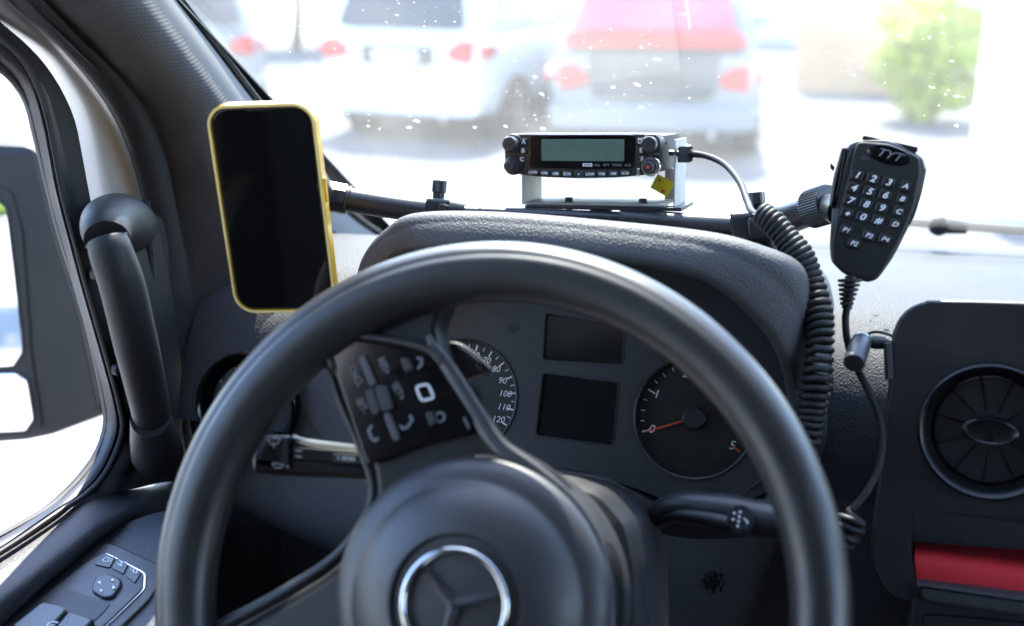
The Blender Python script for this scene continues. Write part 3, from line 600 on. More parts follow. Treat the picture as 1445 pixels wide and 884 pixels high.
# ------------------------------------------------------------------ windscreen
ws = thing('windscreen', 'dusty glass windscreen across the whole view ahead', 'windscreen', WB(.25))
wx = [-.56, -.35, -.05, .25, .55, .85, 1.08]
MB().patch([[wpt(x, t) for x in wx] for t in (-.08, .9, 1.9, 2.95)], 28, 16, .005).build('glass', M['windscreen'], ws)
MB().patch([[wpt(x, t) + P3(0, -.008, -.004) for x in wx] for t in (-.1, -.04, .02, .05)], 28, 6, .002).build('ceramic_band', M['rubber'], ws)
MB().patch([[wpt(x, t) + P3(.0, -.006, -.003) for t in (-.05, .5, 1.0, 1.5, 2.0, 2.5, 2.9)] for x in (-.57, -.555, -.5425)], 30, 6, .002).build('ceramic_edge', M['deep'], ws)
fl = MB(); r = random.Random(11)
def wray(px, py):
    rr = ray(px, py); t = 1.0
    for _ in range(40):                          # march to the glass
        p = EYE + rr * t; k = (p.z - 1.602) / .196; e = p.y - wpt(p.x, k).y; t -= e / max(.3, (rr.y + .0) - rr.z * (-.291 / .196)) 
    return EYE + rr * t
gn = RAKE.cross(P3(1, 0, 0)).normalized(); gn = gn if gn.y < 0 else -gn
for cx, cy, sx, sy, n in ((520, 150, 90, 40, 60), (430, 100, 60, 50, 30), (740, 140, 70, 40, 55), (900, 130, 130, 40, 60), (1290, 110, 60, 50, 45), (560, 20, 80, 20, 25), (1210, 40, 120, 40, 30), (750, 60, 300, 80, 60), (360, 120, 30, 40, 12)):
    for _ in range(int(n * .6)):
        p = wray(r.gauss(cx, sx), max(-60, r.gauss(cy, sy))) + gn * .0015
        f = Fr(p, (1, 0, 0), RAKE); s = .00025 + r.random() ** 5 * .0011; e = r.uniform(1, 3); a = r.uniform(-.9, .2)
        f = f.sub(0, 0, 0, a); fl.prism(f, ngon(s * e, 7, ry=s), 0, .0004)
o = fl.build('dust_fleck', M['speck'], ws, smooth=False); o['kind'] = 'stuff'
wp = thing('windscreen_wiper', 'wiper arm lying along the bottom of the windscreen at right', 'wiper', WB(.3))
a, b = wray(1325, 322), wray(1460, 332)
MB().tube([wray(1090, 310) + P3(0, .02, 0), wray(1230, 316) + P3(0, .02, 0), a + P3(0, .02, 0), b + P3(0, .02, 0), wray(1700, 350) + P3(0, .02, 0)], .0052, 10).build('arm', M['deep'], wp)
f = Fr(a + P3(0, .012, 0), (1, 0, 0), (0, .2, 1))
MB().lathe(f, [(.011, -.02), (.0115, .008), (.0095, .012), (.004, .0125), (.003, .010)], 24).build('pivot_cap', M['deep'], wp)
MB().tube([a + P3(0, .014, 0), a + (b - a) * .3 + P3(0, .014, 0)], [.010, .0075], 16, res=5).build('pivot_sleeve', M['metal_black'], wp)

# ------------------------------------------------------------------ dashboard
da = thing('dashboard', 'black grained dashboard below the windscreen', 'dashboard', P3(.2, .9, 1.2))
XD = [-.56, -.45, -.38, -.20, .0, .15, .4, .75, 1.12]
def topz(x): return 1.662
rows = [[WB(x) + P3(0, .03, -.005) for x in XD], [WB(x) + P3(0, -.06, .004) for x in XD], [P3(x, 1.08, 1.652) for x in XD], [P3(x, .96, topz(x) - .002) for x in XD], [P3(x, .905, topz(x) - .012) for x in XD], [P3(x, .872, topz(x) - .032) for x in XD],
        [P3(x, .847, 1.592) for x in XD], [P3(x, .830, 1.55) for x in XD]]
MB().patch(rows, 80, 60, .01).build('top_panel', M['dash_top'], da)
XF = [-.555, -.50, -.42, -.38]
# driver's fascia below: left pad with the vent, and the field right of the instruments
def fc(x, k): return P3(x, [.831, .812, .800, .80, .82][k], [1.553, 1.50, 1.44, 1.37, 1.25][k])
MB().patch([[fc(x, k) for x in (-.02, .02, .08, .3, .7, 1.12)] for k in range(5)], 40, 30, .01).build('face_panel', M['leather'], da)
def fy(px, py, Y): return ony(px, py, Y)
pad_rows = [[fy(283, 462, .875), fy(300, 449, .88), fy(360, 440, .885), fy(450, 428, .888), fy(560, 420, .885), fy(640, 420, .88)],
            [fy(281, 490, .86), fy(300, 488, .862), fy(360, 480, .862), fy(450, 470, .86), fy(560, 470, .855), fy(640, 470, .85)],
            [fy(277, 545, .85), fy(300, 560, .846), (fy(360, 560, .842)), fy(450, 560, .838), fy(560, 560, .83), fy(640, 560, .82)],
            [fy(280, 600, .85), fy(305, 625, .84), fy(360, 640, .835), fy(450, 650, .825), fy(560, 650, .81), fy(640, 650, .80)],
            [fy(296, 655, .85), fy(330, 685, .838), fy(385, 715, .825), fy(450, 745, .812), fy(530, 765, .80), fy(700, 790, .79)],
            [fy(296, 662, .87), fy(330, 694, .865), fy(385, 727, .86), fy(450, 757, .85), fy(530, 778, .84), fy(700, 800, .83)]]
MB().patch(pad_rows, 60, 50, .008).build('driver_pad', M['leather'], da)
# lower knee panel with its lid
kr = [[fy(a, 690, .90) for a in (290, 400, 600, 900, 1000)], [fy(a, 760, .90) for a in (290, 400, 600, 900, 1000)], [fy(a, 860, .91) for a in (290, 400, 600, 900, 1000)], [fy(a, 1100, .95) for a in (290, 400, 600, 900, 1000)]]
MB().patch(kr, 30, 20, .01).build('knee_panel', M['trim'], da)
kf = tilt(fy(460, 790, .888), 8)
MB().prism(kf, round_poly(kf.pl([(400, 738), (500, 770), (540, 800), (540, 870), (420, 830), (398, 800)]), .12), -.01, .006, .002).build('fuse_lid', M['trim_smooth'], da)
MB().line(kf, kf.pl([(453, 763), (461, 772)], .006), .0012, .0063).line(kf, kf.pl([(461, 764), (454, 772)], .006), .0012, .0063).build('lid_symbol', M['print_dim'], da)
# field right of the column: pad under instruments and speaker holes
rf = [[fy(a, b, Y) for a, b, Y in ((640, 640, .80), (760, 660, .80), (860, 700, .805), (960, 745, .815), (1060, 700, .83), (1150, 640, .846))],
      [fy(a, b, Y) for a, b, Y in ((640, 740, .79), (760, 740, .79), (860, 770, .80), (960, 790, .81), (1060, 770, .825), (1150, 740, .845))],
      [fy(a, b, Y) for a, b, Y in ((640, 860, .80), (760, 860, .80), (860, 860, .81), (960, 860, .815), (1060, 850, .83), (1150, 840, .85))],
      [fy(a, b, Y) for a, b, Y in ((640, 1000, .82), (760, 1000, .82), (860, 1000, .83), (960, 1000, .835), (1060, 1000, .84), (1150, 1000, .86))]]
MB().patch(rf, 50, 36, .008).build('column_surround', M['leather'], da)
hf = tilt(fy(1008, 822, .806), 5)
for i in range(14):
    rr_, a_ = (.0, 0) if i == 0 else ((.0038, i * 1.2566) if i < 6 else (.0075, i * .785))
    MB().lathe(hf.sub(rr_ * math.cos(a_), rr_ * math.sin(a_), .0), [(.0011, -.004), (.0011, .0012), (.0009, .0014), (.0008, .0004)], 10).build('speaker_hole', M['deep'], da)

# left air vent
def vent(fr, R, parent, vanes=9, knob=True, m_ring=None, twist=0, m_vane=None):
    root = MB().lathe(fr, [(R * 1.0, -.026), (R * 1.0, .000), (R * 1.0, .006), (R * .98, .0095), (R * .95, .0105), (R * .91, .009), (R * .84, .0035), (R * .79, -.003), (R * .77, -.012), (R * .76, -.02)], 72, caps=False).build('vent_ring', m_ring or M['gloss'], parent)
    MB().lathe(fr, [(R * .78, -.004), (R * .765, -.002), (R * .755, -.016), (R * .6, -.0175), (.001, -.018)], 64).build('vent_bowl', M['deep'], parent)
    for k in range(vanes):
        a = 2 * math.pi * k / vanes + twist; f = fr.sub(0, 0, -.007, a)
        b = MB(); b.prism(Fr(f.p(R * .5, 0, 0), f.x, f.n), round_poly([(-R * .28, -.006), (R * .28, -.008), (R * .28, .004), (-R * .28, .003)], .15, 2), -.0008, .0008, .0003)
        b.build('vane', m_vane or M['deep'], parent)
    if knob: MB().lathe(fr, [(R * .36, -.01), (R * .36, .003), (R * .345, .0065), (R * .31, .0075), (R * .27, .0065), (.001, .0060)], 48, 1.1, .56).build('vent_knob', m_ring or M['gloss'], parent)
VF = tilt(ony(352, 570, .822), 14, 8)
lv = thing('side_air_vent', 'round glossy air vent at the left end of the dashboard, half behind the wheel rim', 'air vent', VF.o)
rv = (VF.px(427, 572)[0] - VF.px(284, 572)[0]) / 2; print('vent R', rv)
vent(VF, rv, lv, 11, twist=.3, m_vane=M['gloss'])

# ------------------------------------------------------------------ instrument hood
hd = thing('instrument_hood', 'grained black hood arching over the instruments, top edge below the radio', 'dashboard hood', P3(-.19, .85, 1.7))
HO = [(508, 470), (512, 400), (524, 362), (552, 330), (590, 310), (700, 309), (850, 321), (1000, 338), (1078, 360), (1118, 381), (1134, 420), (1143, 480), (1150, 560), (1150, 640), (1120, 700)]
HI = [(530, 480), (530, 410), (545, 366), (573, 348), (608, 344), (700, 343), (850, 357), (975, 378), (1030, 405), (1070, 440), (1100, 480), (1118, 530), (1126, 590), (1116, 640), (1075, 690)]
def yo(i): return [.83, .82, .81, .80, .79, .785, .785, .785, .79, .795, .805, .815, .825, .83, .83][i]
ro = [ony(a, b, yo(i)) for i, (a, b) in enumerate(HO)]
ri = [ony(a, b, yo(i) - .022) for i, (a, b) in enumerate(HI)]
cc = P3(-.195, .80, 1.62)
back = [P3(p.x + (-.03 if p.x < cc.x else .03) * (.45 if abs(p.x - cc.x) > .12 else .1), .95, max(1.60, p.z - .045)) for p in ro]
crest = [p.lerp(q, .35) + P3(0, 0, -.001 if p.z > 1.7 else 0) for p, q in zip(ro, back)]
midb = [p.lerp(q, .5) + P3(0, -.003, .003) for p, q in zip(ro, ri)]
lip = [p + (cc - p) * .01 + P3(0, .004, 0) for p in ri]
inn = [p + (cc - p) * .035 + P3(0, .05, -.004) for p in ri]
MB().patch([back, crest, ro, midb, ri, lip], 110, 40, .005).build('hood_shell', M['leather'], hd)
MB().patch([[p + (cc - p) * .004 + P3(0, .003, 0) for p in ri], inn, [p + (cc - p) * .03 + P3(0, .085, -.01) for p in ri]], 110, 14, .003).build('hood_lining', M['deep'], hd)

# ------------------------------------------------------------------ instrument cluster
HB_ = [ony(a + (a - 820) * .05, b - 8, .90) for a, b in HI]
MB().patch([[p + (cc - p) * .03 + P3(0, .06, -.01) for p in ri], HB_, [P3(p.x * .5 + cc.x * .5, .90, (p.z + 1.6) / 2) for p in HB_]], 80, 14, .003).build('hood_back', M['deep'], hd)
CF = tilt(ony(820, 560, .806), 22)
cl = thing('instrument_cluster', 'dark instrument cluster with two round dials and two blank displays', 'instrument cluster', CF.o)
co = round_poly(CF.pl([(530, 520), (545, 420), (620, 370), (760, 352), (950, 366), (1060, 420), (1125, 510), (1138, 600), (1110, 680), (1040, 716), (960, 716), (900, 690), (840, 672), (740, 655), (640, 650), (560, 640)]), .3)
dT, dS = CF.px(979, 590), CF.px(652, 559)
RT = (CF.px(1064, 590)[0] - CF.px(895, 590)[0]) / 2; RS = RT
cs = lambda c, r: [(c[0] + r * math.cos(i * math.pi / 32), c[1] + r * math.sin(i * math.pi / 32)) for i in range(64)]
D1_ = CF.pl([(770, 442), (880, 462), (877, 514), (766, 508)]); D2_ = CF.pl([(766, 527), (872, 541), (864, 628), (756, 614)])
MB().holed(CF, co, [cs(dT, RT), cs(dS, RS), round_poly(D1_, .05, 2), round_poly(D2_, .05, 2)], -.004, 0).build('face_plate', M['cluster_face'], cl)
for nm, dc, col in (('tachometer', dT, 0), ('speedometer', dS, 1)):
    f = CF.sub(dc[0], dc[1], -.007)
    dl = MB().lathe(f, [(RT * 1.02, -.003), (RT * 1.02, 0), (.001, 0)], 64).build(nm, M['dial'], cl)
    MB().lathe(CF.sub(dc[0], dc[1], 0), [(RT, -.006), (RT * 1.0, .0012), (RT * 1.025, .0018), (RT * 1.03, 0)], 72, caps=False).build('dial_rim', M['trim_smooth'], dl)
    tk = MB()
    if col == 0:
        A = lambda v: R_(201 - v * 46.3)         # 0 at lower left, 5 at lower right
        for k in range(0, 21):
            v = k / 4; a_ = A(v); r0 = RT * (.80 if k % 4 == 0 else .86 if k % 2 == 0 else .87)
            (tk).line(f, [(r0 * math.cos(a_), r0 * math.sin(a_)), (RT * .93 * math.cos(a_), RT * .93 * math.sin(a_))], .0012 if k % 4 == 0 else .0007, .0004)
        for v in range(6): a_ = A(v); MB().text(f, str(v), .0088, RT * .77 * math.cos(a_), RT * .77 * math.sin(a_), .0004, .2, 1.1).build('numeral', M['print'], dl)
        na = A(.0) + .02
    else:
        A = lambda v: R_(9.2 - (v - 100) * 1.82)
        for k in range(0, 25):
            v = k * 5; a_ = A(v); r0 = RT * (.84 if k % 2 == 0 else .88)
            tk.line(f, [(r0 * math.cos(a_), r0 * math.sin(a_)), (RT * .94 * math.cos(a_), RT * .94 * math.sin(a_))], .0012 if k % 2 == 0 else .0007, .0004)
        for v in range(0, 130, 10): a_ = A(v); MB().text(f, str(v),   .0070, RT * .755 * math.cos(a_), RT * .755 * math.sin(a_), .0004, .2, 1.0).build('numeral', M['print'], dl)
        na = A(0)
    tk.build('tick_marks', M['print'], dl)
    nd = MB().line(f, [(RT * .14 * math.cos(na), RT * .14 * math.sin(na)), (RT * .86 * math.cos(na), RT * .86 * math.sin(na))], .0012, .004, .0006).build('needle', M['red_needle'], dl)
    MB().lathe(f, [(.0085, 0), (.0085, .006), (.007, .0075), (.001, .0075)], 32).build('needle_hub', M['trim_smooth'], dl)
    if col == 0:
        a_ = A(5); MB().line(f, [(RT * .80 * math.cos(a_), RT * .80 * math.sin(a_)), (RT * .94 * math.cos(a_), RT * .94 * math.sin(a_))], .0014, .0009).build('red_mark', M['red_needle'], dl)
for pts, nm in ((D1_, 'upper_display'), (D2_, 'lower_display')):
    k = MB().prism(CF, inset(pts if area2(pts) > 0 else pts[::-1], -.001), -.008, -.003).build(nm, M['lcd_off'], cl)
    pp = pts if area2(pts) > 0 else pts[::-1]
    MB().holed(CF, round_poly(inset(pp, -.0012), .05, 2), [round_poly(pp, .05, 2)], 0, .0007).build('display_frame', M['trim_smooth'], k)
ar = CF.pl([(714, 463), (724, 455), (724, 460), (733, 461), (733, 467), (724, 467), (723, 472)]); MB().prism(CF, ar, -.0002, .0003).build('turn_signal_arrow', M['deep'], cl)
# the smoked lower trim of the cluster
MB().patch([[ony(a, b, .80) for a, b in ((560, 640), (700, 648), (840, 664), (900, 684), (960, 708), (1040, 708), (1110, 672))], [ony(a, b, .785) for a, b in ((560, 652), (700, 660), (840, 678), (890, 700), (955, 728), (1050, 728), (1125, 690))], [ony(a, b, .79) for a, b in ((560, 668), (700, 676), (830, 692), (880, 718), (950, 750), (1060, 748), (1140, 700))]], 60, 16, .005).build('lower_bezel', M['trim_smooth'], cl)
MB().tube([ony(a, b, .786) for a, b in ((1000, 714), (1040, 700), (1075, 676), (1100, 640))], .0012, 6).build('edge_highlight', M['trim_smooth'], cl)  # thin bead modelled in place of a highlight on the bezel edge
# ------------------------------------------------------------------ steering wheel
WF = tilt(P3(-.189, .551, 1.599), 26)
sw = thing('steering_wheel', 'black steering wheel turned clockwise, with round airbag cover and chrome star emblem', 'steering wheel', WF.o)
RC, RA, RB = .1850, .0195, .0170
RO = .2045; rV_, rF_ = [], []; NT, NP = 180, 64
for t in range(NT):
    th = 360 * t / NT; dth = (th - 150 + 180) % 360 - 180
    ra0 = .0158 + .0038 * math.exp(-(dth / 75) ** 2)       # thicker where the thumb rests by the spoke
    gq = math.exp(-(dth / 85) ** 4)
    for i in range(NP):
        a = 2 * math.pi * i / NP; k = 1 - .075 * gq * math.exp(-((math.degrees(a) - 62) / 4.5) ** 2)
        r_ = RO - ra0 + ra0 * k * math.cos(a); rV_.append(WF.p(r_ * math.cos(R_(th)), r_ * math.sin(R_(th)), .0165 * k * math.sin(a)))
        q, z = (t + 1) % NT, (i + 1) % NP; rF_.append([t * NP + i, q * NP + i, q * NP + z, t * NP + z])
MB().add(rV_, rF_).build('rim', M['rim'], sw, sharp=60)
hc = WF.px(664, 848); HFm = WF.sub(hc[0], hc[1], 0)
rh = (WF.px(860, 848)[0] - WF.px(470, 848)[0]) / 2; print('hub r', rh)
MB().lathe(HFm, [(rh * 1.03, -.05), (rh * 1.03, -.01), (rh * 1.02, -.004), (rh * 1.005, .0015), (rh * .99, .0045), (rh * .96, .0078), (rh * .91, .0105), (rh * .86, .0124), (rh * .83, .0132), (rh * .815, .0142), (rh * .79, .0168), (rh * .74, .0205), (rh * .66, .0248), (rh * .58, .0278), (rh * .50, .0300), (rh * .475, .0303), (rh * .463, .0294), (rh * .455, .0270), (rh * .001, .0285)], 110, caps=False).build('airbag_cover', M['hub'], sw, sharp=50)
ec = HFm
re_ = rh * .375
em = MB().lathe(ec, [(re_ * (.965 + .062 * math.cos(i * math.pi / 8)), .0305 + .0021 * math.sin(i * math.pi / 8)) for i in range(17)], 120, caps=False).build('emblem_ring', M['chrome'], sw)
st = MB()
for k in range(3):
    a = R_(20 + 120 * k); t_ = (math.cos(a), math.sin(a)); n_ = (-t_[1], t_[0]); hw = re_ * .115
    A_, B_, C_ = ec.p(t_[0] * re_ * .93, t_[1] * re_ * .93, .0315), ec.p(n_[0] * hw + t_[0] * hw * .6, n_[1] * hw + t_[1] * hw * .6, .0292), ec.p(-n_[0] * hw + t_[0] * hw * .6, -n_[1] * hw + t_[1] * hw * .6, .0292)
    O_ = ec.p(0, 0, .0355); D_ = ec.p(-t_[0] * hw * .3, -t_[1] * hw * .3, .029)
    e1 = ec.p(t_[0] * re_ * .93 + n_[0] * .0009, t_[1] * re_ * .93 + n_[1] * .0009, .0292); e2 = ec.p(t_[0] * re_ * .93 - n_[0] * .0009, t_[1] * re_ * .93 - n_[1] * .0009, .0292)
    st.add([O_, B_, e1, A_, e2, C_, D_], [[0, 1, 2, 3], [0, 3, 4, 5], [1, 6, 5, 4, 2], [0, 6, 1], [0, 5, 6], [2, 4, 3]])
st.build('emblem_star', M['chrome'], em, smooth=False)
# spokes: traced on the wheel plane, lying behind the rim face and joined to it
def rp(pts, r=.25, n=4): return round_poly(WF.pl(pts), r, n)
MB().prism(WF, rp([(400, 500), (470, 424), (560, 395), (640, 392), (612, 460), (622, 500), (660, 560), (700, 620), (770, 660), (825, 720), (870, 800), (870, 960), (480, 960), (476, 850), (500, 760), (528, 700), (524, 660), (490, 580), (462, 520)]), -.030, -.003, .004, .006).build('spoke', M['spoke_black'], sw)
MB().prism(WF, rp([(540, 640), (536, 700), (490, 778), (440, 818), (370, 858), (250, 925), (215, 960), (260, 1100), (420, 1080), (540, 960), (560, 800)]), -.032, -.008, .007, .006).build('spoke', M['trim_smooth'], sw)
q0 = WF.px(560, 960); MB().prism(WF, round_poly([(q0[0], q0[1]), (q0[0] + .10, q0[1]), (.10, -.17), (.02, -.182), (-.02, -.178)], .2), -.032, -.010, .006, .006).build('spoke', M['trim_smooth'], sw)
def wpts(pts, h): return [WF.p(*WF.px(a, b, h), h) for a, b in pts]
MB().tube(wpts([(604, 474), (614, 494), (632, 520), (668, 578), (702, 628), (750, 664), (800, 706), (836, 760), (852, 830), (856, 920)], .0), [.0015, .0036, .0046, .0048, .0048, .0048, .0048, .0048], 18, res=80, ry=.0020, up=WF.n).build('trim_strip', M['silver_trim'], sw)
MB().tube(wpts([(462, 500), (478, 560), (508, 630), (527, 690), (512, 738), (470, 790), (380, 848), (270, 906)], -.006), [.0022, .0025, .0028, .003, .0032, .0035, .004, .0045], 14, res=70).build('spoke_edge', M['trim_smooth'], sw)
MB().tube(wpts([(470, 520), (462, 494), (474, 480), (500, 474), (560, 482), (604, 494), (622, 512)], .002), .0022, 12, res=50).build('panel_surround', M['trim_smooth'], sw)
bp_ = rp([(467, 494), (482, 478), (560, 486), (608, 500), (640, 545), (672, 592), (666, 612), (600, 628), (540, 652), (518, 655), (500, 600), (478, 535)], .2)
PN = .0022
pn = MB().prism(WF, bp_, -.012, PN, .0015).build('button_panel', M['gloss'], sw)
def onp(px, py, h=PN): return WF.px(px, py, h)
u0 = Vector(onp(541, 560)); u1 = Vector(onp(510, 500)); u1 = (u0 - u1); RA_ = math.atan2(u1.y, u1.x)       # reading direction down the spoke
def key(pts, nm, m, h=.0016, rr=.2): return MB().prism(WF, round_poly([onp(*p) for p in pts], rr), PN, PN + h, .0006).build(nm, m, pn)
key([(507, 503), (516, 500), (534, 542), (525, 547)], 'rocker_key', M['silver_trim'], .003)
key([(517, 553), (529, 547), (540, 583), (528, 588)], 'rocker_key', M['trim_smooth'], .003); key([(531, 545), (548, 543), (558, 578), (542, 582)], 'rocker_key', M['key'], .0035)
key([(543, 585), (552, 583), (567, 620), (558, 624)], 'rocker_key', M['silver_trim'], .003)
tx = MB(); TS = .0062
for s_, x, y in (('RES+', 542, 517), ('CNCL', 502, 531), ('SET+', 562, 553), ('SET-', 511, 573)): tx.text(WF, s_, TS, *onp(x, y), PN + .0003, 0, .85, RA_)
tx.build('lettering', M['print_dim'], pn)
ic = MB()
for x, y, k in ((528, 612, 1), (573, 596, -1)):
    c = Vector(onp(x, y)); ic.line(WF, [tuple(c + Vector(v) * .0042) for v in ((-.5 * k, 1), (-.9 * k, .4), (-.3 * k, -.7), (.3 * k, -1), (.7 * k, -.6))], .0014, PN + .0003)
c = Vector(onp(591, 513)); ic.line(WF, [tuple(c + Vector(v) * .003) for v in ((-.4, 1), (.5, 1), (.6, -.2), (0, -1))], .0013, PN + .0003)
c = Vector(onp(621, 589)); ic.line(WF, [tuple(c + Vector((math.cos(i), math.sin(i))) * .0028) for i in [k * .7 for k in range(9)]], .001, PN + .0003, closed=True)
ic.build('icons', M['print_dim'], pn)
sq = round_poly([onp(585, 545), onp(605, 540), onp(615, 563), onp(594, 568)], .3, 5); c = sq if area2(sq) > 0 else sq[::-1]
MB().holed(WF, c, [inset(c, .0013)], PN, PN + .0006).build('home_key_outline', M['print'], pn)
for pts in ([(566, 506), (578, 505), (586, 522), (574, 526)], [(602, 583), (612, 580), (618, 598), (608, 602)]): key(pts, 'small_key', M['key'], .002)
MB().line(WF, [onp(655, 590), onp(662, 605)], .0008, PN + .0003).build('seam_mark', M['print_dim'], pn)
MB().prism(WF, round_poly([WF.px(a, b, -.026) for a, b in [(590, 500), (612, 487), (640, 484), (660, 495), (691, 521), (682, 530), (650, 540), (610, 545)]], .2), -.034, -.026, .002).build('paddle', M['key'], sw)
MB().tube(wpts([(612, 489), (640, 485), (664, 496), (692, 521)], -.026), .0011, 8, res=24).build('paddle_edge', M['silver_trim'], sw)
MB().line(WF, [WF.px(672, 514, -.026), WF.px(678, 523, -.026)], .0010, -.0257).build('paddle_mark', M['print_dim'], sw)
# steering column shroud
cm = thing('steering_column', 'dark steering column shroud behind the wheel hub', 'steering column', WF.p(0, 0, -.12))
def wp_(pts, h): return round_poly([WF.px(a, b, h) for a, b in pts], .3, 5)
MB().prism(WF, wp_([(560, 690), (700, 664), (790, 668), (850, 690), (890, 735), (906, 810), (908, 1000), (560, 1000)], -.055), -.17, -.055, .018).build('shroud', M['trim_smooth'], cm)

# ------------------------------------------------------------------ stalks
sl = thing('wiper_stalk', 'light and wiper stalk with white symbols, pointing left behind the wheel', 'stalk', ony(500, 640, .70))
SF = Fr(at(420, 642, .735), RX + UP * -.09, UP + FW * .30)
def sp_(pts): return round_poly(SF.pl(pts), .16, 4)
MB().prism(SF, sp_([(408, 613), (424, 617), (440, 622), (540, 634), (600, 640), (600, 680), (515, 672), (410, 668), (404, 664)]), -.018, 0, .004, .004).build('arm', M['trim_smooth'], sl)
def sq(px, py, w): return SF.p(*SF.px(px, py, w), w)
MB().patch([[sq(x, y0, .0005) for x, y0 in ((414, 632), (440, 634), (520, 641), (600, 647))], [sq(x, y0, -.0065) for x, y0 in ((414, 621), (440, 626), (520, 634), (600, 640))], [sq(x, y0, -.015) for x, y0 in ((414, 613), (440, 620), (520, 629), (600, 635))]], 20, 10, .002).build('upper_face', M['trim_smooth'], sl)
tip = MB().prism(SF, sp_([(362, 626), (374, 612), (410, 613), (412, 640), (408, 668), (376, 664), (356, 662), (355, 645)]), -.020, .0012, .006, .005).build('tip', M['trim_smooth'], sl)
MB().prism(SF, sp_([(413, 652), (600, 664), (600, 679), (515, 671), (413, 668)]), .0, .0022, .001).build('lower_face', M['deep'], sl)
MB().prism(SF, sp_([(414, 631), (600, 645), (600, 662), (414, 650)]), .0, .0016, .0008).build('rotary_sleeve', M['key'], sl)
MB().prism(SF, sp_([(470, 640), (600, 648), (600, 661), (470, 655)]), .0016, .0026, .0006).build('rotary_ring', M['silver_trim'], sl)
sb = MB(); h = .0013
sb.line(SF, SF.pl([(377, 620), (382, 627), (392, 627), (396, 620), (386, 618)]), .0007, h).line(SF, SF.pl([(386, 627), (387, 632)]), .0007, h).prism(SF, ngon(.0011, 8, *SF.px(368, 622)), h, h + .0003)
sb.line(SF, SF.pl([(384, 654), (389, 661), (396, 661), (401, 656), (384, 654)]), .0007, h).prism(SF, ngon(.0008, 8, *SF.px(406, 659)), h, h + .0003)
sb.build('symbols', M['print'], tip)
sb = MB()
for x in (478, 484, 487, 490, 494, 497, 500): sb.line(SF, SF.pl([(x, 645 + (x - 478) * .08), (x + .5, 650 + (x - 478) * .08)]), .0009, .0029)
for y in (637, 645): sb.line(SF, SF.pl([(418, y), (426, y + .6)]), .0008, .0019)
sb.build('scale_marks', M['print'], sl)
gs = thing('gear_selector', 'curved gear selector stalk with round symbol button, right of the steering column', 'stalk', ony(900, 745, .72))
GP = [ony(880, 748, .735), ony(906, 742, .725), ony(932, 724, .712), ony(965, 714, .703), ony(1010, 719, .698), (ony(1060, 730, .695)), ony(1105, 737, .693), ony(1140, 740, .692)]
MB().tube(GP, [.0055, .0060, .0078, .0098, .0112, .0118, .0125, .013, .0125], 28, res=60, ry=[.007, .0075, .0085, .0100, .0105, .0118, .0122, .012, .011], up=(0, .3, 1)).build('arm', M['trim_smooth'], gs)
MB().tube([p + P3(0, -.0075 - .002 * k, -.002) for k, p in enumerate(GP[2:6])], [.0020, .0045, .006, .0065], 14, res=30, ry=[.002, .004, .0055, .006], up=(0, .3, 1)).build('underside_insert', M['deep'], gs)
gf = facing(1045, 733, (ony(1045, 733, .680) - EYE).dot(FW), -6)
gb = MB().lathe(gf, [(.0085, -.006), (.0085, 0), (.0078, .001), (.001, .0012)], 36, 1, 1.1).build('selector_button', M['key'], gs)
g = MB()
for u, v in ((-.0045, .003), (-.0045, -.001), (.0045, -.001), (-.001, .0045), (-.001, .0015), (-.001, -.0015), (-.001, -.0045)): g.prism(gf, ngon(.0009, 8, u, v), .0011, .0015)
g.line(gf, [(.002, .001), (.0045, -.0005)], .0008, .0014); g.build('button_symbols', M['print'], gb)

# ------------------------------------------------------------------ mounting bar
BAR = thing('mounting_bar', 'black telescopic bar with clamps, spanning above the instrument hood', 'mounting bar', ony(850, 305, .97))
b0 = [at(440, 272, 1.0), at(486, 281, 1.0), at(560, 293, 1.005), at(616, 300, 1.01)]
MB().tube(b0, [.0105] * 4, 28, res=24).build('tube_section', M['metal_black'], BAR)
MB().tube([at(462, 277, 1.0), at(488, 282, 1.0)], .0135, 8, res=4).build('socket', M['metal_black'], BAR)
MB().tube([at(489, 282, 1.0), at(493, 283, 1.0)], .0122, 24, res=3).build('collar', M['trim_smooth'], BAR)
b1 = [at(612, 299, 1.012), at(720, 303, 1.02), at(860, 310, 1.02), at(1050, 320, 1.0)]
MB().tube([at(612, 299, 1.012), at(700, 302, 1.015), at(880, 309, 1.01)], .0060, 24, res=20).build('tube_section', M['metal_black'], BAR)
MB().tube([at(876, 309, 1.01), at(960, 316, .995), at(1046, 321, .975)], .0096, 28, res=20).build('tube_section', M['metal_black'], BAR)
MB().tube([at(1045, 322, .972), at(1100, 312, .945), at(1160, 291, .90)], [.0128, .0128, .0120], 28, res=20).build('tube_section', M['metal_black'], BAR)
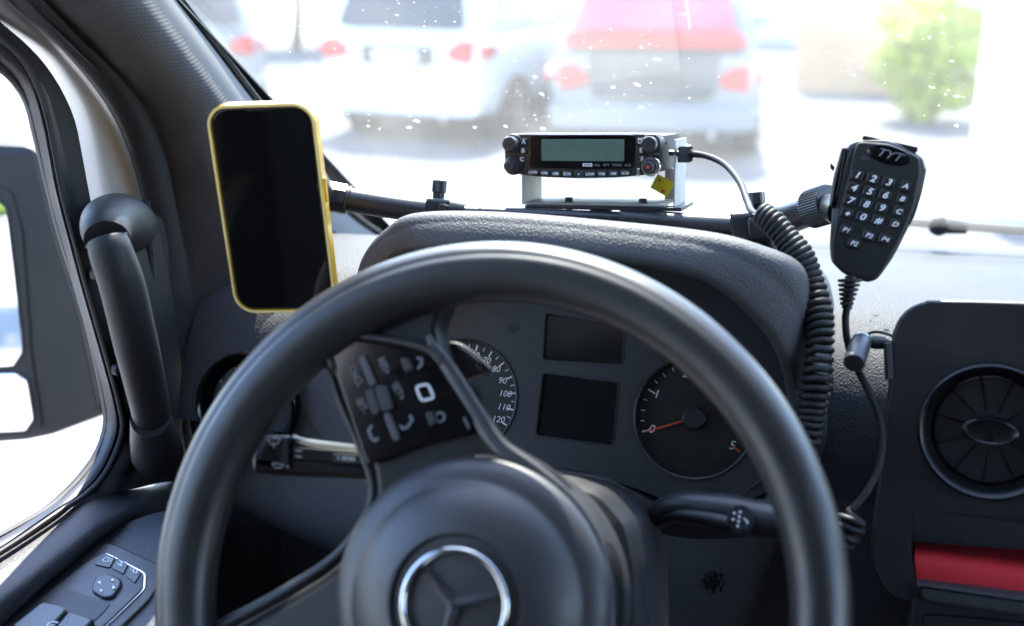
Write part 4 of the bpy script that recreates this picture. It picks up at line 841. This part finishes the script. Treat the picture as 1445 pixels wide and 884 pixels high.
# knurled collar
ka, kb = at(1143, 296, .912), at(1172, 287, .893); kn = MB(); kf_ = Fr(ka, (kb - ka).orthogonal(), (kb - ka).cross((kb - ka).orthogonal())); L_ = (kb - ka).length
if kf_.n.dot(kb - ka) < 0: kf_ = Fr(ka, kf_.x, -kf_.y)
pts = [((.0155 if i % 2 else .0148) * math.cos(i * math.pi / 45), (.0155 if i % 2 else .0148) * math.sin(i * math.pi / 45)) for i in range(90)]
kn.prism(kf_, pts, .001, L_, .001, .001).build('knurled_collar', M['metal_black'], BAR)
def clamp(px, py, d, ang, s, knob_dx, name='clamp'):
    f = facing(px, py, d, ang)
    c = MB(); c.prism(Fr(f.p(-.016 * s, 0, 0), -f.n, f.y), round_poly([(-.014 * s, -.0135 * s), (.013 * s, -.0135 * s), (.014 * s, .013 * s), (-.014 * s, .0145 * s)], .25), -.001, .030 * s, .002, .002); cl_ = c.build(name, M['metal_black'], BAR)
    MB().prism(Fr(f.p(.004 * s, 0, .0), f.x, f.y), round_poly([(-.008 * s, -.011 * s), (.016 * s, -.008 * s), (.016 * s, .004 * s), (-.008 * s, .010 * s)], .3), .010 * s, .018 * s, .002).build('clamp_jaw', M['metal_black'], cl_)
    MB().lathe(Fr(f.p(.011 * s, -.003 * s, .014 * s), f.x, f.y), [(.0032, 0), (.0032, .006), (.0026, .007), (.0005, .0072)], 12).build('clamp_bolt', M['chrome'], cl_)
    kf = Fr(f.p(knob_dx, .012 * s, 0), f.x, -f.n); kf = Fr(kf.o, kf.x, kf.y)
    if kf.n.dot(f.y) < 0: kf = Fr(kf.o, kf.x, -kf.y)
    k = MB(); k.lathe(kf, [(.0050, -.002), (.0050, .006)], 16)
    P = [((.0078 if i % 4 < 2 else .0068) * s * math.cos(i * math.pi / 12), (.0078 if i % 4 < 2 else .0068) * s * math.sin(i * math.pi / 12)) for i in range(24)]
    k.prism(kf, P, .006, .017, .001, .001); k.build('clamp_knob', M['metal_black'], cl_); return cl_
clamp(622, 298, 1.008, -6, .78, -.003)
clamp(1062, 322, .962, 8, 1.02, .004)
MB().tube([at(634, 297, 1.0), at(655, 299, 1.0)], [.010, .0085], 20, res=4).build('collar', M['metal_black'], BAR)
MB().tube([at(1076, 300, .955), at(1084, 345, .96), at(1088, 385, .975)], [.006, .007, .008], 12).build('bar_foot', M['metal_black'], BAR)

# ------------------------------------------------------------------ smartphone in its holder
PF = fit_rect((287, 148), (443, 143), (332, 443), .0775, .1535, .84, (.005, .0))
ph = thing('smartphone', 'black screened smartphone in a clear yellow case, held upright at left', 'phone', PF.o)
MB().prism(PF, rrect(.0715, .1475, .0125, 10), -.0078, -.0006, .001, .002).build('body', M['phone_body'], ph)
MB().prism(PF, rrect(.0690, .1450, .0115, 10), -.0006, .0001, .0003).build('screen', M['screen'], ph)
MB().box(PF, .0, .0718, .0003, .018, .0007, .0002, .0003, .0001).build('earpiece', M['deep'], ph)
cs_ = MB().holed(PF, rrect(.0762, .1522, .0148, 10), [rrect(.0716, .1476, .0126, 10)], -.0088, .0006).build('case', M['case'], ph)
MB().holed(PF, rrect(.0752, .1512, .0143, 10), [rrect(.0726, .1486, .0130, 10)], .0006, .0013).build('case_lip', M['case_pale'], ph)
MB().prism(PF, rrect(.0758, .1518, .0147, 10), -.0100, -.0088).build('case_back', M['case'], ph)
for y, l in ((.033, .012), (.016, .013)): MB().box(PF, -.0385, y, -.004, .0018, l, .004, .0008, .0004).build('case_button', M['case'], ph)
MB().box(PF, .0385, .014, -.004, .0018, .018, .004, .0008, .0004).build('case_button', M['case'], ph)
for x in (-.012, .006): MB().box(PF, x, -.0767, -.003, .005, .0008, .003, .0003, .0001).build('case_cutout', M['rubber'], ph)
ho = thing('phone_holder', 'black phone cradle on the end of the bar, hidden behind the phone', 'phone holder', PF.p(0, 0, -.03))
MB().prism(PF, rrect(.055, .07, .008), -.022, -.0102, .003).build('cradle', M['metal_black'], ho)
hp = MB(); hp.tube([PF.p(.0, .0, -.02), PF.p(.01, .01, -.06), at(455, 276, 1.0)], [.010, .010, .011], 20); hp.build('holder_arm', M['metal_black'], ho)

# ------------------------------------------------------------------ two way radio and its bracket
RF = tilt(at(820, 218, 1.0), 7, 0); RF = RF.sub(0, 0, 0, R_(2.6))
ra = thing('two_way_radio', 'black two way radio with grey display and knobs, mounted over the hood', 'radio', RF.o)
w2, h2 = .070, .0178
bodyf = RF
bx = MB().prism(RF, [(-.060, -.0155), (.0655, -.0155), (.0655, .0150), (-.060, .0150)], -.120, -.012, .001).build('chassis', M['metal_side'], ra)
fo = [(-.0515, .0178), (.0515, .0178), (.066, .0172), (.0695, .012), (.0690, -.012), (.062, -.0165), (.035, -.0195), (0, -.0208), (-.035, -.0200), (-.062, -.0172), (-.069, -.012), (-.0695, .012), (-.064, .0172)]
MB().prism(RF, round_poly(fo, .25), -.018, 0, .0018, .001).build('front_panel', M['trim_smooth'], ra)
MB().prism(RF, round_poly([(-.0445, .0168), (.0475, .0168), (.0465, -.0118), (.0, -.0128), (-.0465, -.0118)], .08), 0, .0012, .0006).build('display_window', M['gloss'], ra)
MB().prism(RF, rrect(.073, .0185, .001, 3, .0015, .0035), .0012, .0017, .0002).build('lcd', M['radio_lcd'], ra)
tx = MB(); tx.text(RF, 'MHz', .0026, .0145, -.0092, .0014, 0).text(RF, 'RPT', .0032, .0225, -.0090, .0014).text(RF, 'TONE', .0032, .0315, -.0090, .0014).text(RF, 'SUB', .0032, .0412, -.0090, .0014)
tx.build('lettering', M['print_dim'], ra)
bd_ = MB().box(RF, .0060, -.0090, .0014, .0085, .0028, .0003, .0003, .0001).build('band_badge', M['print'], ra)
MB().text(RF, '50/144', .0022, .0060, -.0090, .0018).build('badge_lettering', M['deep'], bd_)
for s_, x, y in (('A', -.0508, .0105), ('B', -.0515, .0030), ('C', -.0525, -.0045), ('D', .0515, .0110), ('E', .0525, .0035), ('F', .0535, -.0040)):
    k = MB().box(RF, x, y, .0010, .0062, .0056, .0022, .001, .0006).build('key', M['key'], ra)
    MB().text(RF, s_, .0052, x, y, .0023, bold=.00008).build('letter', M['print'], k)
for i, s_ in enumerate(('LOW', 'V/M', 'HM', 'SCN', '•', 'LOW', 'V/M', 'HM', 'SCN')):
    x = -.0425 + i * .0102; y = -.0158 - .0012 * (1 - ((i - 4) / 4) ** 2)
    k = MB().box(RF, x, y, .0008, .0090, .0052, .0022, .0008, .0006).build('key', M['key'], ra)
    if s_ == '•': MB().prism(RF, ngon(.0006, 8, x, y), .0019, .0022).build('dot', M['print'], k)
    else: MB().text(RF, s_, .0034, x, y, .0021, bold=.00005).build('lettering', M['print'], k)
MB().box(RF, .0505, -.0148, .0008, .0026, .0065, .0016, .0006, .0004).build('microphone_catch', M['chrome'], ra)
MB().text(RF, 'TH-9800', .0028, .0632, .0005, .0003).build('model_lettering', M['print_dim'], ra)
for x, y in ((-.0605, .0092), (-.0605, -.0098), (.0610, .0092), (.0610, -.0098)):
    f = RF.sub(x, y, 0)
    MB().lathe(f, [(.0085, 0), (.0085, .002), (.0078, .003), (.001, .003)], 32).build('knob_seat', M['trim_smooth'] if y > 0 or x < 0 else M['chrome'], ra)
    P = [((.0066 if i % 2 else .0061) * math.cos(i * math.pi / 24), (.0066 if i % 2 else .0061) * math.sin(i * math.pi / 24)) for i in range(48)]
    kn = MB().prism(f, P, .003, .0145 if y > 0 else .009, .001).build('knob', M['trim_smooth'], ra)
    if y < 0: MB().prism(f, [(a * .72, b * .72) for a, b in P], .009, .0165, .001).build('inner_knob', M['trim_smooth'], kn)
    MB().lathe(f, [(.0014, .0146 if y > 0 else .0166), (.0014, .0150 if y > 0 else .0170), (.0010, .0151 if y > 0 else .0171)], 16).build('knob_mark', M['red_needle'] if (x > 0 and y < 0) else M['trim'], kn)
for i in range(5):
    MB().box(Fr(RF.p(.0656, 0, -.035), -RF.n, RF.y), -.014 + (i % 3) * .013, .008 - (i // 3) * .014, .0004, .003, .0022, .0008, .0004, .0002).build('case_slot', M['deep'], ra)
br = thing('radio_bracket', 'steel U bracket under the radio with a yellow sticker, on a black base plate', 'bracket', RF.p(0, -.045, -.03))
yb = RF.px(850, 286, -.03)[1]
def rb(x0, x1, y0, y1, z0, z1, nm, m, par=br): return MB().prism(RF, [(x0, y0), (x1, y0), (x1, y1), (x0, y1)], z0, z1, .0003).build(nm, m, par)
xl, xr = RF.px(739, 270, -.02)[0], RF.px(954, 270, -.02)[0]
M['steel'] = mat('bare_steel', (.45, .45, .44), .55, .3, vary=.08, vscale=60)
rb(xl, xl + .0015, yb, .010, -.075, -.014, 'side_plate', M['steel']); rb(xr - .0015, xr, yb, .012, -.075, -.014, 'side_plate', M['steel'])
rb(xl, xr, yb - .0015, yb, -.075, -.014, 'floor_plate', M['steel'])
rb(xr - .019, xr - .0016, yb + .0001, -.0157, -.077, -.075, 'back_flange', M['steel'])
p2 = RF.pl([(737, 287), (966, 290)], 0); rb(p2[0][0], p2[1][0] - .004, yb - .0048, yb - .0016, -.080, -.008, 'base_plate', M['metal_black'])
for x in (803, 907):
    u, v = RF.px(x, 284, -.03); f = Fr(RF.p(u, yb + .0002, -.03), RF.x, -RF.n); f = f if f.n.dot(RF.y) > 0 else Fr(f.o, f.x, -f.y)
    b = MB().lathe(f, [(.0038, 0), (.0038, .0028), (.0030, .0040), (.001, .0042)], 20).build('bolt_head', M['metal_black'], br)
    MB().lathe(f, [(.0028, -.015), (.0028, -.0052)], 16).build('bolt_shank', M['metal_black'], br)
u, v = RF.px(848, 300, -.03); f = Fr(RF.p(u, yb - .005, -.03), RF.x, -RF.n); f = f if f.n.dot(RF.y) > 0 else Fr(f.o, f.x, -f.y)
MB().lathe(f, [(.0055, -.030), (.0055, -.013), (.0075, -.010), (.0095, -.004), (.0105, 0)], 32).build('pedestal', M['metal_black'], br)
sx_, sy_ = RF.px(935, 262, -.0748); st_ = RF.sub(sx_, sy_, -.0746, R_(-28))
sk = MB().prism(st_, [(-.009, -.0072), (.009, -.0072), (.009, .0072), (-.009, .0072)], 0, .0004).build('sticker', M['yellow'], br)
MB().prism(st_, ngon(.0016, 12, -.005, .003), .0004, .0006).build('printed_dot', M['print_dim'], sk); MB().prism(st_, ngon(.0018, 12, .003, -.004), .0004, .0006).build('printed_dot', M['red_needle'], sk)

# ------------------------------------------------------------------ hand microphone
MF2 = facing(1240, 290, .83, -13)
hm = thing('hand_microphone', 'black hand microphone with keypad, hanging right of the radio', 'microphone', MF2.o)
mo_ = [(1212, 196), (1255, 196), (1303, 220), (1308, 238), (1302, 270), (1287, 312), (1262, 362), (1238, 396), (1222, 400), (1190, 388), (1172, 370), (1170, 345), (1174, 290), (1186, 230), (1196, 203)]
MB().prism(MF2, round_poly(MF2.pl(mo_), .3), -.026, -.003, .004, .006).build('shell', M['trim_smooth'], hm)
mi_ = [(1211, 200), (1256, 203), (1298, 222), (1299, 245), (1290, 290), (1272, 335), (1246, 382), (1230, 396), (1195, 388), (1176, 372), (1174, 345), (1182, 300), (1196, 250), (1204, 215)]
MB().prism(MF2, round_poly(MF2.pl(mi_), .22), -.003, 0, .0015).build('face', M['trim'], hm)
MB().prism(MF2, round_poly(MF2.pl([(1218, 190), (1296, 207), (1295, 214), (1216, 196)]), .1), -.020, -.006, .001).build('top_cap', M['deep'], hm)
MB().prism(MF2, round_poly(MF2.pl([(1300, 236), (1308, 238), (1301, 272), (1291, 305), (1284, 318), (1280, 316), (1292, 280)], -.008), .2), -.020, -.0045, .002).build('side_grip', M['rubber'], hm)
MB().prism(MF2, round_poly(MF2.pl([(1188, 208), (1195, 208), (1184, 270), (1176, 296), (1170, 288), (1176, 250)], -.006), .2), -.022, -.001, .002).build('talk_button', M['trim_smooth'], hm)
MB().prism(MF2, round_poly(MF2.pl([(1172, 230), (1178, 236), (1176, 242), (1172, 238)], -.015), .1), -.020, -.010).build('hook_tip', M['deep'], hm)
lg = MF2.px(1254, 219); bdg = MB().lathe(MF2.sub(lg[0], lg[1], 0), [(.0155, -.0005), (.0155, .0003), (.0150, .0006), (.001, .0006)], 40, 1, .42).build('badge', M['gloss'], hm)
MB().text(MF2, 'TYT', .0084, lg[0], lg[1], .0009, .35, 1.15, bold=.0001).build('badge_lettering', M['badge_grey'], bdg)
MB().box(MF2, *MF2.px(1221, 224), .0002, .0055, .0024, .0010, .0005, .0002).build('indicator_lamp', M['silver_trim'], hm)
K = {}
rows_ = ['123A', '456B', '789C', '*0#D']
for j in range(4):
    for i in range(4):
        px_, py_ = 1209.5 + i * 22.2 - j * 4.9 + (1.5 if i == 3 else 0), 247.5 + i * 5.2 + j * 17.9
        u, v = MF2.px(px_, py_); k = MB().box(MF2, u, v, .0005, .0086 if i < 3 else .0068, .0068, .0022, .0012, .0007).build('key', M['key'], hm)
        MB().text(MF2, rows_[j][i], .0066 if i < 3 else .0048, u, v if rows_[j][i] != '*' else v - .0014, .0018, .25, 1.15, bold=.00016).build('symbol', M['print'], k)
for s_, px_, py_ in (('P1', 1194, 325), ('P2', 1205, 344), ('P3', 1226, 333), ('P4', 1249, 338)):
    u, v = MF2.px(px_, py_); k = MB().box(MF2, u, v, .0005, .0088, .0066, .0022, .0012, .0007).build('key', M['key'], hm)
    MB().text(MF2, s_, .0048, u, v, .0018, .25, 1.05, bold=.0001).build('symbol', M['print'], k)
MB().tube([MF2.p(*MF2.px(1190, 300, -.03), -.024), at(1170, 292, .893)], [.012, .010], 16, res=4).build('hanger_plate', M['metal_black'], hm)

# ------------------------------------------------------------------ microphone cord
mc = thing('microphone_cord', 'black coiled cord running from the radio side down past the hood to the microphone', 'cord', at(1100, 330, .85))
pg = RF.px(968, 219, -.03); q1 = at(958, 217, 1.0)
MB().prism(Fr(at(967, 218, .99), RX, UP), round_poly([(-.006, -.0065), (.006, -.0065), (.006, .0065), (-.006, .0065)], .15), -.005, .005, .001).build('plug', M['rubber'], mc)
MB().tube([at(945, 216, .995), at(962, 217, .99)], .0026, 8, res=3).build('plug_tongue', M['trim_smooth'], mc)
sr_ = MB()
for i in range(7): a, b = at(974 + i * 3.1, 216.8 + i * .5, .985), at(975.6 + i * 3.1, 217 + i * .5, .985); sr_.tube([a, b], .0036 - .0002 * i, 14, res=3)
sr_.build('strain_relief', M['cable'], mc)
c1 = [at(970, 217, .988), at(995, 220, .975), at(1022, 232, .95), at(1043, 256, .915), (at(1054, 283, .885)), at(1060, 298, .86), at(1068, 304, .845)]
cl_pts = [at(1072, 300, .842), at(1092, 316, .835), at(1112, 340, .83), at(1130, 368, .825), at(1144, 400, .82), at(1153, 440, .812), at(1157, 480, .805), at(1153, 530, .80), at(1146, 575, .80), at(1138, 615, .80), at(1120, 670, .80), at(1100, 740, .81)]
NL, SPL = 43, 18; Pc = [Vector(p) for p in cr(cl_pts, NL * SPL)]; hx = []
N = Vector((0, 0, 1))
for i, p in enumerate(Pc):
    T = (Pc[min(i + 1, len(Pc) - 1)] - Pc[max(i - 1, 0)]).normalized(); N = (N - T * N.dot(T)).normalized(); B = T.cross(N); a = 2 * math.pi * i / SPL + 2.2
    f_ = i / len(Pc); rr_ = .0064 + .0020 * min(1, f_ * 4) + .0006 * math.sin(f_ * 31) * 1
    hx.append(p + N * rr_ * math.cos(a) + B * rr_ * math.sin(a))
MB().tube(c1 + [hx[0]], .0026, 14, res=60).build('straight_lead', M['cable'], mc)
MB().tube(hx, .0025, 10, res=0).build('coil', M['cable'], mc)
sr_ = MB()
for i in range(6):
    x, y, r0 = 1199 - i * .8, 396 + i * 6.4, .0082 - .0007 * i; f = Fr(at(x, y, .82), RX, -FW)
    f = f if f.n.dot(UP) > 0 else Fr(f.o, f.x, -f.y); sr_.lathe(f, [(r0 * .6, -.0016), (r0, -.0010), (r0, .0008), (r0 * .6, .0012)], 20)
sr_.tube([at(1200, 390, .82), at(1195, 436, .82)], .0036, 12, res=4); sr_.build('strain_relief', M['cable'], mc)
c2 = [at(1196, 430, .822), at(1193, 452, .822), at(1196, 482, .820), at(1205, 510, .818), at(1222, 545, .812), at(1240, 585, .805), at(1245, 625, .80), at(1238, 665, .795), at(1222, 696, .79), at(1205, 716, .788), at(1199, 724, .787)]
lp = [at(1203, 733, .785), at(1197, 746, .785), at(1188, 757, .787), at(1178, 768, .79)]; hx2 = []; P_ = [Vector(p) for p in cr(lp, 66)]; N = Vector((1, 0, 0))
for i, p in enumerate(P_):
    T = (P_[min(i + 1, 65)] - P_[max(i - 1, 0)]).normalized(); N = (N - T * N.dot(T)).normalized(); B = T.cross(N); a = 2 * math.pi * i / 16 + .6; hx2.append(p + N * .0085 * math.cos(a) + B * .0085 * math.sin(a))
MB().tube(c2 + [hx2[0]], .0026, 12, res=90).build('straight_lead', M['cable'], mc)
MB().tube(hx2, .0027, 10, res=0).build('coil', M['cable'], mc)

# ------------------------------------------------------------------ small clip-on microphone
sm = thing('clip_microphone', 'tiny cylindrical clip-on microphone on the left edge of the centre console', 'microphone', at(1215, 495, .80))
a, b = at(1205, 513, .790), at(1216, 480, .815); ax = (a - b).normalized(); f = Fr(b, ax.orthogonal(), ax.cross(ax.orthogonal())); f = f if f.n.dot(ax) > 0 else Fr(f.o, f.x, -f.y); Lm = (a - b).length
MB().lathe(f, [(.004, -.003), (.0066, 0), (.0070, .003), (.0066, .0035), (.0066, .006), (.0073, .0065), (.0074, Lm - .001), (.0068, Lm)], 32).build('barrel', M['silver_trim'], sm)
gr = MB()
for i in range(-3, 4):
    for j in range(-3, 4):
        if i * i + j * j < 11: gr.prism(f, ngon(.0006, 6, i * .0017, j * .0017), Lm, Lm + .0005)
gr.build('grille', M['deep'], sm)
MB().tube([b + UP * .002, at(1232, 483, .815), at(1246, 484, .812), at(1258, 486, .810)], [.002, .0048, .0045, .002], 14, res=20).build('swivel', M['trim_smooth'], sm)
MB().prism(Fr(at(1254, 510, .806), RX + UP * .05, UP), rrect(.0045, .026, .0015), -.003, .002, .0008).build('clip', M['trim_smooth'], sm)
MB().tube([at(1221, 474, .82), at(1232, 469, .82), at(1246, 470, .815), at(1262, 476, .81), at(1275, 486, .82)], .0011, 8, res=30).build('thin_wire', M['cable'], sm)

# ------------------------------------------------------------------ centre console
KF = tilt(ony(1340, 600, .790), 15, -5)
kc = thing('centre_console', 'black centre console housing with a shelf, right edge of the dashboard', 'console', KF.o)
ko = KF.pl([(1263, 484), (1267, 466), (1275, 450), (1288, 438), (1306, 431), (1330, 429), (1500, 434), (1800, 450), (1800, 1100), (1296, 1100), (1288, 850), (1270, 843), (1254, 833), (1243, 818), (1236, 800), (1234, 782), (1237, 740), (1244, 680), (1256, 577)])
vc = KF.px(1397, 608); rV = (KF.px(1397, 608)[0] - KF.px(1293, 608)[0]); print('console vent', rV)
hole = [(vc[0] + rV * .96 * math.cos(i * math.pi / 32), vc[1] + rV * .96 * math.sin(i * math.pi / 32)) for i in range(64)]
shf = round_poly(KF.pl([(1284, 770), (1285, 728), (1310, 722), (1500, 735), (1760, 750), (1760, 880), (1500, 868), (1296, 842)]), .08, 4)
MB().holed(KF, ko, [hole, shf], -.05, 0).build('housing', M['trim_smooth'], kc)
koi = ko if area2(ko) > 0 else ko[::-1]
MB().tube([KF.p(x, y, -.0024) for x, y in koi], .0026, 10, closed=True, res=200).build('edge_bead', M['trim_smooth'], kc)
cv = thing('console_air_vent', 'round glossy air vent in the centre console, cut by the right edge of the photo', 'air vent', KF.p(*vc, .002))
vent(KF.sub(vc[0], vc[1], .0), rV, cv, 11, twist=.12, m_ring=M['vent_ring'], m_vane=M['vent_ring'])
# shelf box behind its opening
shi = inset(shf if area2(shf) > 0 else shf[::-1], -.001)
k = KF.pl([(1284, 728), (1760, 750), (1760, 880), (1296, 842)])
x0, x1 = min(p[0] for p in k), max(p[0] for p in k); y0, y1 = min(p[1] for p in k), max(p[1] for p in k)
sh = MB(); sh.prism(KF, [(x0, y0 - .004), (x1, y0 - .004), (x1, y0), (x0, y0)], -.16, -.001)
sh.prism(KF, [(x0, y1), (x1, y1), (x1, y1 + .004), (x0, y1 + .004)], -.16, -.051); sh.prism(KF, [(x0 - .004, y0), (x0, y0), (x0, y1), (x0 - .004, y1)], -.16, -.051); sh.prism(KF, [(x0, y0), (x1, y0), (x1, y1), (x0, y1)], -.164, -.16)
sh.build('shelf_liner', M['deep'], kc)
lipf = Fr(KF.p(0, 0, .0), KF.x, KF.y)
MB().prism(KF, round_poly(KF.pl([(1291, 822), (1500, 848), (1760, 870), (1760, 900), (1500, 880), (1300, 850)], .008), .1), -.012, .009, .003).build('shelf_lip', M['blue_trim'], kc)
MB().prism(KF, round_poly(KF.pl([(1300, 866), (1760, 905), (1760, 1060), (1300, 1040)], .002), .05), -.01, .003, .002).build('drawer_front', M['trim'], kc)
rd = thing('red_mat', 'bright red felt mat lying in the console shelf', 'mat', KF.p(*KF.px(1400, 800), -.02))
ra_, rb_, rc_, rd_ = KF.px(1291, 787, .0), KF.px(1500, 806), KF.px(1760, 830), 0
P1 = [KF.p(*KF.px(a, b, -.004), -.004) for a, b in ((1294, 821), (1400, 832), (1500, 843), (1750, 868))]; P2 = [KF.p(*KF.px(a, b, -.006), -.006) for a, b in ((1291, 790), (1400, 805), (1500, 818), (1750, 840))]
P3_ = [KF.p(*KF.px(a, b, -.10), -.10) for a, b in ((1292, 738), (1400, 744), (1500, 750), (1750, 770))]
MB().patch([P1, P2, [p + P3(0, .012, .002) for p in P2], [p.lerp(q, .5) for p, q in zip(P2, P3_)], P3_], 20, 20, .003).build('felt', M['red_cloth'], rd)
